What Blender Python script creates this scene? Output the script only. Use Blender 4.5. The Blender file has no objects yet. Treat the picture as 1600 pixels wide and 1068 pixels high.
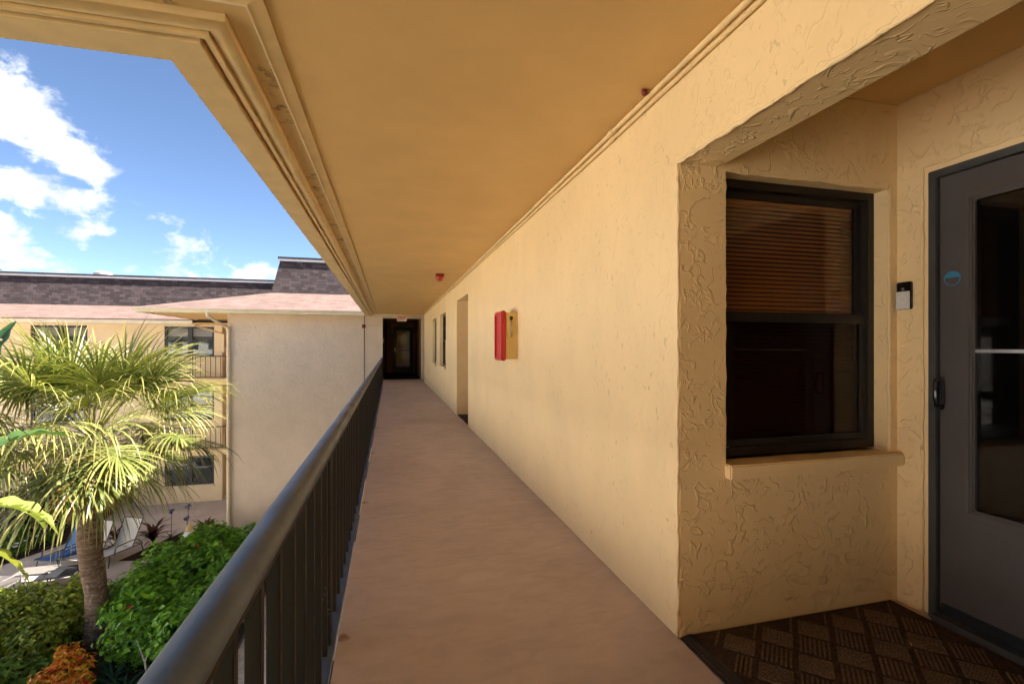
import bpy, bmesh, math, random
import numpy as np
from mathutils import Matrix, Vector
R = math.radians
SC = bpy.context.scene
COL = SC.collection

# ------------------------------------------------------------------ camera
EYE = 1.25
YAW = 14.55
cam_d = bpy.data.cameras.new('camera')
cam = bpy.data.objects.new('camera', cam_d); COL.objects.link(cam)
cam.location = (0, 0, EYE)
cam.rotation_euler = (R(90), 0, R(-YAW))
cam_d.sensor_width = 36.0
cam_d.lens = 738/1600*36
cam_d.shift_y = 8/1600
cam_d.clip_start = 0.02; cam_d.clip_end = 3000
SC.camera = cam

# ------------------------------------------------------------------ light
SUN_EL, SUN_AZ = 44.0, 88.0          # azimuth clockwise from +Y: the sun stands over the right-hand wing
SKY_STRENGTH = 0.05
SUN_STRENGTH = 5.0
w = bpy.data.worlds.new('World'); w.cycles.sampling_method = 'MANUAL'; w.cycles.sample_map_resolution = 512; SC.world = w; w.use_nodes = True
nt = w.node_tree; nt.nodes.clear()

def N(tree, kind, **kw):
    n = tree.nodes.new(kind)
    for k, v in kw.items(): setattr(n, k, v)
    return n
def setin(tree, node, idx, val):
    if val is None: return
    if hasattr(val, 'is_output') or isinstance(val, bpy.types.NodeSocket):
        tree.links.new(val, node.inputs[idx])
    else:
        node.inputs[idx].default_value = val
def M(tree, op, a, b=None, c=None, clamp=False):
    n = N(tree, 'ShaderNodeMath', operation=op); n.use_clamp = clamp
    setin(tree, n, 0, a); setin(tree, n, 1, b); setin(tree, n, 2, c)
    return n.outputs[0]
def VM(tree, op, a, b=None, s=None):
    n = N(tree, 'ShaderNodeVectorMath', operation=op)
    setin(tree, n, 0, a); setin(tree, n, 1, b)
    if s is not None: setin(tree, n, 3, s)
    return n.outputs[0]
def SS(tree, x, lo, hi, a=0.0, b=1.0):
    n = N(tree, 'ShaderNodeMapRange', interpolation_type='SMOOTHSTEP')
    setin(tree, n, 0, x)
    for i, v in enumerate((lo, hi, a, b)): n.inputs[i+1].default_value = v
    return n.outputs[0]
def NOISE(tree, vec, scale, detail=3.0, rough=0.5, dist=0.0):
    n = N(tree, 'ShaderNodeTexNoise'); setin(tree, n, 'Vector', vec)
    n.inputs['Scale'].default_value = scale; n.inputs['Detail'].default_value = detail
    n.inputs['Roughness'].default_value = rough; n.inputs['Distortion'].default_value = dist
    return n.outputs['Fac']
def MIX(tree, fac, a, b, blend='MIX'):
    n = N(tree, 'ShaderNodeMix', data_type='RGBA', blend_type=blend)
    setin(tree, n, 0, fac); setin(tree, n, 6, a); setin(tree, n, 7, b)
    return n.outputs[2]
def rgba(c): return (c[0], c[1], c[2], 1.0)

sky = N(nt, 'ShaderNodeTexSky', sky_type='NISHITA')
sky.sun_disc = False
sky.sun_elevation = R(SUN_EL); sky.sun_rotation = R(SUN_AZ)
sky.altitude = 2200; sky.air_density = 0.8; sky.dust_density = 0.1; sky.ozone_density = 2.0
tc = N(nt, 'ShaderNodeTexCoord')
dirv = VM(nt, 'NORMALIZE', tc.outputs['Generated'])
sep = N(nt, 'ShaderNodeSeparateXYZ'); nt.links.new(dirv, sep.inputs[0])
az = M(nt, 'MULTIPLY', M(nt, 'ARCTAN2', sep.outputs[0], sep.outputs[1]), 57.2958)
el = M(nt, 'MULTIPLY', M(nt, 'ARCSINE', sep.outputs[2]), 57.2958)
ang = N(nt, 'ShaderNodeCombineXYZ'); setin(nt, ang, 0, M(nt, 'MULTIPLY', az, 0.75)); setin(nt, ang, 1, el)
angv = ang.outputs[0]
def cloud(caz, cel, haz, hel, tilt):
    dx = M(nt, 'MULTIPLY', M(nt, 'SUBTRACT', az, caz), 0.95); dy = M(nt, 'SUBTRACT', el, cel)
    c, s = math.cos(R(tilt)), math.sin(R(tilt))
    a = M(nt, 'DIVIDE', M(nt, 'ADD', M(nt, 'MULTIPLY', dx, c), M(nt, 'MULTIPLY', dy, s)), haz)
    b = M(nt, 'DIVIDE', M(nt, 'SUBTRACT', M(nt, 'MULTIPLY', dy, c), M(nt, 'MULTIPLY', dx, s)), hel)
    r = M(nt, 'SQRT', M(nt, 'ADD', M(nt, 'MULTIPLY', a, a), M(nt, 'MULTIPLY', b, b)))
    return M(nt, 'SUBTRACT', 1.0, r)
CLOUDS = [(-33.0, 19.6, 7.0, 3.7, -32), (-29.0, 16.8, 4.6, 1.9, -22), (-31.2, 13.2, 5.0, 2.0, -8), (-33.2, 10.3, 3.6, 1.3, -12),
          (-46, 22, 9, 4, 10), (-66, 34, 10, 5, 8), (-78, 17, 11, 4, -6), (-120, 42, 14, 6, 5), (-20, 46, 9, 5, -12), (10, 58, 13, 5, 12), (-95, 58, 15, 7, 0), (175, 44, 14, 6, 4), (70, 52, 14, 6, -8), (40, 24, 10, 4, -8), (95, 30, 12, 5, 0), (150, 20, 11, 4, 5), (-100, 26, 12, 5, -6), (-150, 18, 9, 4, 0), (-58, 16, 8, 4, 6), (-88, 40, 12, 6, 10), (-110, 14, 10, 4, 0), (-62, 52, 13, 6, -6), (-135, 30, 12, 5, 8), (-45, 40, 9, 4, 14), (130, 40, 12, 5, 0), (20, 34, 9, 4, -10)]  # clouds out of view, many added to bring whiter light to the walls
field = None
for c in CLOUDS:
    e = cloud(*c)
    field = e if field is None else M(nt, 'MAXIMUM', field, e)
bank = M(nt, 'SUBTRACT', 1.02, M(nt, 'DIVIDE', el, 10.5))      # cumulus along the whole horizon
bank = M(nt, 'ADD', bank, M(nt, 'MULTIPLY', M(nt, 'SUBTRACT', NOISE(nt, angv, 0.13, 1.0), 0.5), 1.6))
field = M(nt, 'MAXIMUM', M(nt, 'MAXIMUM', field, bank), -0.55)
n1 = NOISE(nt, angv, 0.42, 7.0, 0.58, 0.25)
dens = M(nt, 'ADD', field, M(nt, 'MULTIPLY', M(nt, 'SUBTRACT', n1, 0.5), 2.3))
mask = SS(nt, dens, 0.10, 0.62)
shade = SS(nt, NOISE(nt, VM(nt, 'ADD', angv, (0.3, 1.1, 0)), 0.35, 5.0, 0.55), 0.35, 0.65)
ccol = MIX(nt, shade, (3.9, 4.1, 4.5, 1), (5.8, 5.8, 5.8, 1))
skyc = MIX(nt, mask, sky.outputs[0], ccol)
bg = N(nt, 'ShaderNodeBackground'); nt.links.new(skyc, bg.inputs[0]); bg.inputs[1].default_value = SKY_STRENGTH
out = N(nt, 'ShaderNodeOutputWorld'); nt.links.new(bg.outputs[0], out.inputs[0])

sd = bpy.data.lights.new('sun', 'SUN'); sd.energy = SUN_STRENGTH; sd.angle = R(0.5); sd.color = (1.0, 0.955, 0.89)
sun = bpy.data.objects.new('sun', sd); COL.objects.link(sun)
sdir = Vector((math.cos(R(SUN_EL))*math.sin(R(SUN_AZ)), math.cos(R(SUN_EL))*math.cos(R(SUN_AZ)), math.sin(R(SUN_EL))))
sun.rotation_euler = sdir.to_track_quat('Z', 'Y').to_euler(); sun.location = (20, 0, 30)

vs = SC.view_settings
vs.view_transform = 'Standard'; vs.look = 'None'; vs.gamma = 1.0; vs.exposure = 2.45
vs.use_curve_mapping = False
SC.cycles.max_bounces = 8; SC.cycles.diffuse_bounces = 6
SC.cycles.use_adaptive_sampling = True; SC.cycles.adaptive_threshold = 0.035

# ------------------------------------------------------------------ materials
MATS = {}
def newmat(name, rough=0.6, spec=0.4):
    m = bpy.data.materials.new(name); m.use_nodes = True
    t = m.node_tree; p = t.nodes['Principled BSDF']
    p.inputs['Roughness'].default_value = rough
    p.inputs['Specular IOR Level'].default_value = spec
    MATS[name] = m
    return m, t, p
def POS(t): return N(t, 'ShaderNodeNewGeometry').outputs['Position']
def OBJ(t): return N(t, 'ShaderNodeTexCoord').outputs['Object']
def bump(t, p, h, strength=0.5, dist=0.005):
    b = N(t, 'ShaderNodeBump'); b.inputs['Strength'].default_value = strength; b.inputs['Distance'].default_value = dist
    t.links.new(h, b.inputs['Height']); t.links.new(b.outputs[0], p.inputs['Normal'])
def plain(name, c, rough=0.6, var=0.12, scale=8.0, metal=0.0, bumps=0.0, spec=0.4, obj=False):
    m, t, p = newmat(name, rough, spec)
    pos = OBJ(t) if obj else POS(t)
    f = NOISE(t, pos, scale, 5.0, 0.6)
    a = tuple(x*(1-var) for x in c); b = tuple(min(1, x*(1+var)) for x in c)
    t.links.new(MIX(t, SS(t, f, 0.3, 0.7), rgba(a), rgba(b)), p.inputs['Base Color'])
    p.inputs['Metallic'].default_value = metal
    if bumps: bump(t, p, NOISE(t, pos, scale*6, 4.0, 0.6), bumps, 0.003)
    return m
def stucco(name, c, strength, dist, sc=9.0, stretch=1.0, pit_shade=0.0, fine=0.12):
    m, t, p = newmat(name, 0.48, 0.5)
    pos = POS(t)
    if stretch != 1.0: pos = VM(t, 'MULTIPLY', pos, (1, 1, stretch))
    def strokes(scale, wd, mlo, mhi, ms, off):
        n_ = NOISE(t, VM(t, 'ADD', pos, off), scale, 2.0, 0.45, 0.5)
        r = SS(t, M(t, 'ABSOLUTE', M(t, 'SUBTRACT', n_, 0.5)), 0.0, wd, 1.0, 0.0)
        return M(t, 'MULTIPLY', r, SS(t, NOISE(t, VM(t, 'ADD', pos, (3.1, 1.7, off[2])), ms, 1.0), mlo, mhi))
    h = strokes(sc*0.95, 0.034, 0.46, 0.60, sc*1.3, (0, 0, 0))
    h = M(t, 'ADD', h, M(t, 'MULTIPLY', strokes(sc*1.9, 0.045, 0.47, 0.60, sc*1.6, (5, 2, 9)), 0.75))
    h = M(t, 'ADD', h, M(t, 'MULTIPLY', NOISE(t, pos, sc*0.8, 3.0, 0.5), 0.8))
    if fine: h = M(t, 'ADD', h, M(t, 'MULTIPLY', NOISE(t, pos, sc*9, 2.0, 0.6), fine))
    bump(t, p, h, strength, dist)
    f = SS(t, NOISE(t, pos, 1.7, 5.0, 0.6), 0.3, 0.7)
    col = MIX(t, f, rgba([x*0.95 for x in c]), rgba([x*1.03 for x in c]))
    if pit_shade:
        pv = VM(t, 'MULTIPLY', POS(t), (1, 1, 0.55))
        k = M(t, 'MULTIPLY', SS(t, NOISE(t, pv, 42, 2.0, 0.5), 0.66, 0.72), SS(t, NOISE(t, POS(t), 2.6, 3.0), 0.46, 0.6))
        col = MIX(t, M(t, 'MULTIPLY', k, pit_shade), col, rgba([x*0.55 for x in c]))  # dents drawn as darker marks, their shade put into the colour
    t.links.new(col, p.inputs['Base Color'])
    return m

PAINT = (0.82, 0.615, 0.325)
stucco('stucco_recess', PAINT, 0.60, 0.0058, 9.0)
stucco('stucco_wall', PAINT, 0.42, 0.005, 12.0, 0.7, 0.7)
stucco('white_stucco', (0.80, 0.77, 0.73), 0.3, 0.01, 6.0)
stucco('stucco_far', (0.80, 0.63, 0.46), 0.5, 0.012, 6.0)
stucco('stucco_back', (0.78, 0.62, 0.38), 0.4, 0.012, 6.0)
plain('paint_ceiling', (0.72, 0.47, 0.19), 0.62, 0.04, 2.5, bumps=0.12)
plain('paint_smooth', PAINT, 0.5, 0.05, 3.0, bumps=0.1)
plain('paint_trim', (0.76, 0.55, 0.27), 0.5, 0.08, 5.0, bumps=0.2)
plain('raw_wood', (0.45, 0.26, 0.10), 0.7, 0.2, 6.0, bumps=0.3)
plain('shaded_paint', (0.42, 0.22, 0.09), 0.6, 0.08, 3.0)  # wall paint darkened: dimness of passage, gap and doorway is in the colour
plain('gutter_paint', (0.80, 0.66, 0.44), 0.45, 0.05, 3.0)
plain('black_metal', (0.014, 0.012, 0.011), 0.4, 0.2, 20, spec=0.5)
plain('white_trim', (0.72, 0.72, 0.72), 0.5, 0.06, 3)
plain('red_plastic', (0.50, 0.012, 0.012), 0.3, 0.1, 20, spec=0.6)
plain('dark_red', (0.20, 0.012, 0.010), 0.4, 0.1, 20)
plain('amber_lens', (0.7, 0.25, 0.03), 0.2, 0.1, 20)
plain('cabinet_paint', (0.72, 0.50, 0.16), 0.45, 0.05, 6)
plain('steel', (0.55, 0.55, 0.56), 0.28, 0.08, 30, metal=1.0)
plain('silver_plastic', (0.62, 0.61, 0.60), 0.35, 0.04, 30)
plain('gloss_black', (0.010, 0.010, 0.011), 0.12, 0.1, 30, spec=0.6)
plain('door_paint', (0.070, 0.062, 0.062), 0.42, 0.10, 4, bumps=0.12)
plain('door_molding', (0.075, 0.062, 0.052), 0.4, 0.10, 6)
plain('threshold_metal', (0.05, 0.05, 0.05), 0.45, 0.15, 10)
plain('bronze_frame', (0.012, 0.009, 0.007), 0.42, 0.2, 12, spec=0.5)
plain('blind_slats', (0.66, 0.38, 0.21), 0.55, 0.06, 4)
plain('dark_interior', (0.02, 0.016, 0.013), 0.8, 0.1, 3)
plain('blue_sticker', (0.03, 0.20, 0.34), 0.4, 0.05, 30)
plain('grey_frame', (0.03, 0.034, 0.042), 0.45, 0.1, 10)
plain('sign_white', (0.75, 0.66, 0.55), 0.4, 0.04, 10)
plain('rubber', (0.012, 0.014, 0.017), 0.45, 0.1, 30)
plain('mat_pile', (0.060, 0.040, 0.027), 0.95, 0.35, 60, bumps=0.4, spec=0.1)
plain('mat_rib', (0.135, 0.090, 0.060), 0.95, 0.35, 90, bumps=0.4, spec=0.1)
plain('dark_mat', (0.010, 0.009, 0.008), 0.95, 0.3, 40, spec=0.1)
plain('mulch', (0.050, 0.030, 0.020), 0.95, 0.5, 14, bumps=0.9, spec=0.1)
plain('soil_grass', (0.075, 0.090, 0.030), 0.95, 0.4, 3, bumps=0.5, spec=0.1)
plain('patio_concrete', (0.50, 0.44, 0.38), 0.85, 0.10, 1.3, bumps=0.25)
plain('path_concrete', (0.48, 0.44, 0.39), 0.85, 0.22, 9, bumps=0.4)
plain('sling_blue', (0.045, 0.15, 0.36), 0.7, 0.08, 20, obj=True)
plain('sling_cream', (0.55, 0.50, 0.42), 0.75, 0.06, 20, obj=True)
plain('sling_grey', (0.085, 0.075, 0.068), 0.75, 0.08, 20, obj=True)
plain('sling_black', (0.012, 0.013, 0.015), 0.6, 0.1, 20, obj=True)
plain('lounger_frame', (0.035, 0.035, 0.04), 0.4, 0.1, 20, obj=True)
plain('lounger_frame_pale', (0.16, 0.145, 0.13), 0.4, 0.1, 20, obj=True)
plain('stem_brown', (0.10, 0.065, 0.04), 0.9, 0.3, 20, bumps=0.5)
plain('petal_red', (0.62, 0.012, 0.012), 0.5, 0.15, 30)
plain('petal_pink', (0.6, 0.13, 0.12), 0.5, 0.15, 30)
plain('petal_white', (0.8, 0.78, 0.74), 0.5, 0.05, 30)
plain('petal_blue', (0.05, 0.09, 0.32), 0.5, 0.2, 30)
plain('petal_lilac', (0.42, 0.28, 0.48), 0.5, 0.2, 30)
plain('ornament_yellow', (0.62, 0.48, 0.20), 0.5, 0.1, 20)
plain('ornament_teal', (0.16, 0.38, 0.34), 0.5, 0.1, 20)
plain('window_shade', (0.55, 0.55, 0.52), 0.7, 0.05, 5)
plain('window_dim', (0.10, 0.12, 0.11), 0.6, 0.35, 2.2)
plain('roof_membrane', (0.30, 0.29, 0.28), 0.8, 0.1, 2)
plain('roof_cap', (0.09, 0.085, 0.09), 0.6, 0.1, 4)

# handrail: worn gloss paint, blued to stand in for the sky reflection
m, t, p = newmat('handrail_sky_paint', 0.3, 0.35)
f = NOISE(t, POS(t), 11, 6.0, 0.65)
t.links.new(MIX(t, SS(t, f, 0.35, 0.7), (0.058, 0.092, 0.170, 1), (0.085, 0.128, 0.215, 1)), p.inputs['Base Color'])
t.links.new(SS(t, NOISE(t, POS(t), 5, 5.0, 0.6), 0.3, 0.75, 0.32, 0.46), p.inputs['Roughness'])

bump(t, p, NOISE(t, POS(t), 45, 5.0, 0.6), 0.22, 0.003)
# balusters: dark brown paint that has flaked in places down to a pale primer
m, t, p = newmat('baluster_paint', 0.5, 0.25)
g = POS(t); s_ = N(t, 'ShaderNodeSeparateXYZ'); t.links.new(g, s_.inputs[0])
fl = M(t, 'MULTIPLY', SS(t, NOISE(t, g, 75, 3.0, 0.6), 0.58, 0.62), SS(t, NOISE(t, VM(t, 'MULTIPLY', g, (1, 1.0, .6)), 3.1, 2.0), 0.66, 0.74))
t.links.new(MIX(t, fl, (0.013, 0.0095, 0.008, 1), (0.42, 0.36, 0.27, 1)), p.inputs['Base Color'])
bump(t, p, M(t, 'SUBTRACT', NOISE(t, g, 30, 3.0), fl), 0.2, 0.002)

# walkway floor: painted concrete, brush swirls, stains, rust at the posts
m, t, p = newmat('walkway_paint', 0.55, 0.35)
g = POS(t); s_ = N(t, 'ShaderNodeSeparateXYZ'); t.links.new(g, s_.inputs[0])
big = SS(t, NOISE(t, g, 1.1, 5.0, 0.62, 0.6), 0.32, 0.68)
med = SS(t, NOISE(t, VM(t, 'MULTIPLY', g, (1.0, 2.2, 1)), 5.0, 5.0, 0.65, 0.8), 0.35, 0.7)
col = MIX(t, big, (0.45, 0.365, 0.315, 1), (0.54, 0.44, 0.385, 1))
col = MIX(t, M(t, 'MULTIPLY', med, 0.30), col, (0.35, 0.265, 0.215, 1))
spk = SS(t, NOISE(t, g, 130, 2.0, 0.5), 0.70, 0.76)
col = MIX(t, M(t, 'MULTIPLY', spk, 0.4), col, (0.10, 0.06, 0.04, 1))
yy = M(t, 'ADD', s_.outputs[1], 1.51 + 1.83*4)       # rust blooms at the rail posts
fr = M(t, 'SUBTRACT', M(t, 'MODULO', yy, 1.83), 0.0)
fr = M(t, 'MINIMUM', fr, M(t, 'SUBTRACT', 1.83, fr))
dx = M(t, 'ADD', s_.outputs[0], 0.195)
rr = M(t, 'SQRT', M(t, 'ADD', M(t, 'POWER', M(t, 'MULTIPLY', fr, 1.0), 2.0), M(t, 'POWER', M(t, 'MULTIPLY', dx, 1.0), 2.0)))
rr = M(t, 'ADD', rr, M(t, 'MULTIPLY', M(t, 'SUBTRACT', NOISE(t, g, 28, 4.0, 0.6), 0.5), 0.085))
col = MIX(t, SS(t, rr, 0.006, 0.042, 0.8, 0.0), col, (0.20, 0.075, 0.012, 1))
t.links.new(col, p.inputs['Base Color'])
t.links.new(SS(t, med, 0, 1, 0.48, 0.66), p.inputs['Roughness'])
bump(t, p, M(t, 'ADD', M(t, 'MULTIPLY', NOISE(t, g, 60, 4.0, 0.6), 0.6), NOISE(t, VM(t, 'MULTIPLY', g, (1.0, 3.0, 1)), 9, 3.0, 0.6, 1.0)), 0.18, 0.004)

# vented soffit strip with mildew
m, t, p = newmat('vented_soffit', 0.6, 0.3)
g = POS(t)
v = N(t, 'ShaderNodeTexVoronoi'); t.links.new(g, v.inputs['Vector']); v.inputs['Scale'].default_value = 170; v.inputs['Randomness'].default_value = 0.0
mil = M(t, 'MULTIPLY', SS(t, NOISE(t, g, 9, 6.0, 0.7), 0.52, 0.62), SS(t, NOISE(t, g, 1.7, 2.0), 0.42, 0.6))
mil = M(t, 'MULTIPLY', mil, SS(t, NOISE(t, g, 80, 3.0, 0.6), 0.30, 0.55))
col = MIX(t, SS(t, v.outputs['Distance'], 0.18, 0.28, 0.55, 0.0), (0.70, 0.47, 0.20, 1), (0.25, 0.14, 0.05, 1))
col = MIX(t, M(t, 'MULTIPLY', mil, 0.85), col, (0.10, 0.055, 0.025, 1))
t.links.new(col, p.inputs['Base Color'])
bump(t, p, SS(t, v.outputs['Distance'], 0.15, 0.3), 0.4, 0.002)

# shingles
def shingles(name, c1, c2, mortar, wx, hz, axes, msize):
    m, t, p = newmat(name, 0.9, 0.15)
    g = POS(t); s_ = N(t, 'ShaderNodeSeparateXYZ'); t.links.new(g, s_.inputs[0])
    cmb = N(t, 'ShaderNodeCombineXYZ')
    if axes == 'XZ': setin(t, cmb, 0, M(t, 'ADD', s_.outputs[0], M(t, 'MULTIPLY', s_.outputs[1], 0.37))); setin(t, cmb, 1, s_.outputs[2])
    else: setin(t, cmb, 0, M(t, 'ADD', s_.outputs[0], M(t, 'MULTIPLY', s_.outputs[1], 0.02))); setin(t, cmb, 1, M(t, 'ADD', s_.outputs[1], M(t, 'MULTIPLY', s_.outputs[2], 0.3)))
    b = N(t, 'ShaderNodeTexBrick'); t.links.new(cmb.outputs[0], b.inputs['Vector'])
    b.inputs['Color1'].default_value = rgba(c1); b.inputs['Color2'].default_value = rgba(c2); b.inputs['Mortar'].default_value = rgba(mortar)
    b.inputs['Scale'].default_value = 1.0; b.inputs['Mortar Size'].default_value = msize; b.inputs['Bias'].default_value = -0.1
    b.inputs['Brick Width'].default_value = wx; b.inputs['Row Height'].default_value = hz
    f = SS(t, NOISE(t, g, 1.5, 4.0), 0.3, 0.7)
    col = MIX(t, M(t, 'MULTIPLY', f, 0.25), b.outputs['Color'], rgba([x*0.7 for x in c1]))
    t.links.new(col, p.inputs['Base Color'])
    bump(t, p, M(t, 'ADD', M(t, 'SUBTRACT', 1.0, b.outputs['Fac']), M(t, 'MULTIPLY', NOISE(t, g, 40, 3), .3)), 0.6, 0.02)
shingles('mansard_shingle', (0.058, 0.044, 0.044), (0.125, 0.095, 0.090), (0.040, 0.032, 0.032), 0.24, 0.125, 'XZ', 0.005)
shingles('roof_shingle', (0.150, 0.100, 0.084), (0.205, 0.142, 0.122), (0.115, 0.075, 0.062), 0.33, 0.17, 'XY', 0.004)

# glass
def glass(name, tint, ior=1.5, rough=0.01):
    m = bpy.data.materials.new(name); m.use_nodes = True; t = m.node_tree; t.nodes.clear()
    tr = N(t, 'ShaderNodeBsdfTransparent'); tr.inputs[0].default_value = rgba(tint)
    gl = N(t, 'ShaderNodeBsdfGlossy'); gl.inputs['Roughness'].default_value = rough; gl.inputs[0].default_value = (1, 1, 1, 1)
    lw = N(t, 'ShaderNodeLayerWeight'); lw.inputs[0].default_value = 0.5
    f0 = ((ior-1)/(ior+1))**2; fres = M(t, 'ADD', M(t, 'MULTIPLY', M(t, 'POWER', lw.outputs['Facing'], 5.0), 1-f0), f0)
    b = N(t, 'ShaderNodeBump'); b.inputs['Strength'].default_value = 0.03; b.inputs['Distance'].default_value = 0.01
    t.links.new(NOISE(t, POS(t), 2.2, 1.0), b.inputs['Height']); t.links.new(b.outputs[0], gl.inputs['Normal'])
    mx = N(t, 'ShaderNodeMixShader'); t.links.new(fres, mx.inputs[0]); t.links.new(tr.outputs[0], mx.inputs[1]); t.links.new(gl.outputs[0], mx.inputs[2])
    o = N(t, 'ShaderNodeOutputMaterial'); t.links.new(mx.outputs[0], o.inputs[0])
    MATS[name] = m
glass('window_glass', (0.85, 0.78, 0.70), 1.45)
glass('screen_glass', (0.42, 0.36, 0.32), 1.45)
glass('door_glass', (0.55, 0.55, 0.55), 1.5)
glass('clear_glass', (0.8, 0.82, 0.82), 1.5)

# foliage: per-leaf random (attribute 'r'), tip tint (attribute 'tip')
def leafmat(name, dark, light, accent=None, acc=0.0, tipc=None, rough=0.4, transl=0.35):
    m, t, p = newmat(name, rough, 0.35)
    a = N(t, 'ShaderNodeAttribute', attribute_name='r')
    col = MIX(t, a.outputs['Fac'], rgba(dark), rgba(light))
    if accent:
        col = MIX(t, SS(t, a.outputs['Fac'], 1-acc, 1-acc+0.03), col, rgba(accent))
    if tipc:
        b = N(t, 'ShaderNodeAttribute', attribute_name='tip')
        col = MIX(t, b.outputs['Fac'], col, rgba(tipc))
    t.links.new(col, p.inputs['Base Color'])
    tl = N(t, 'ShaderNodeBsdfTranslucent'); t.links.new(MIX(t, 1.0, col, (1.0, 1.0, 0.45, 1), 'MULTIPLY'), tl.inputs[0])
    mx = N(t, 'ShaderNodeMixShader'); mx.inputs[0].default_value = transl
    t.links.new(p.outputs[0], mx.inputs[1]); t.links.new(tl.outputs[0], mx.inputs[2])
    t.links.new(mx.outputs[0], t.nodes['Material Output'].inputs[0])
leafmat('hedge_leaf', (0.05, 0.16, 0.014), (0.26, 0.52, 0.035))
leafmat('hedge_leaf_yellow', (0.07, 0.16, 0.018), (0.50, 0.54, 0.06))
leafmat('ixora_leaf', (0.035, 0.11, 0.014), (0.24, 0.36, 0.04))
leafmat('purple_leaf', (0.045, 0.018, 0.018), (0.17, 0.075, 0.055))
leafmat('cordyline_leaf', (0.035, 0.010, 0.014), (0.18, 0.035, 0.035))
leafmat('croton_leaf', (0.62, 0.045, 0.015), (0.92, 0.62, 0.05), (0.16, 0.20, 0.03), 0.14)
leafmat('strap_leaf', (0.012, 0.045, 0.024), (0.040, 0.11, 0.055))
leafmat('paradise_leaf', (0.025, 0.085, 0.030), (0.26, 0.32, 0.07), None, 0, (0.36, 0.34, 0.08), 0.35, 0.3)
leafmat('palm_leaf', (0.050, 0.085, 0.016), (0.30, 0.31, 0.085), None, 0, (0.62, 0.46, 0.17), 0.38, 0.3)
leafmat('palm_dead', (0.20, 0.10, 0.035), (0.42, 0.24, 0.08), None, 0, (0.5, 0.32, 0.12))
leafmat('tree_leaf', (0.020, 0.050, 0.010), (0.09, 0.15, 0.03))

m, t, p = newmat('palm_bark', 0.95, 0.15)
g = OBJ(t)
bands = NOISE(t, VM(t, 'MULTIPLY', g, (2.5, 2.5, 16)), 1.6, 4.0, 0.6)
col = MIX(t, SS(t, bands, 0.35, 0.65), (0.13, 0.080, 0.050, 1), (0.27, 0.185, 0.125, 1))
lich = M(t, 'MULTIPLY', SS(t, NOISE(t, g, 16, 4.0, 0.7), 0.56, 0.64), SS(t, NOISE(t, g, 1.3, 1.0), 0.42, 0.58))
col = MIX(t, M(t, 'MULTIPLY', lich, 0.7), col, (0.42, 0.40, 0.36, 1))
t.links.new(col, p.inputs['Base Color']); bump(t, p, M(t, 'ADD', bands, M(t, 'MULTIPLY', NOISE(t, g, 40, 3), .5)), 0.9, 0.03)

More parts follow.
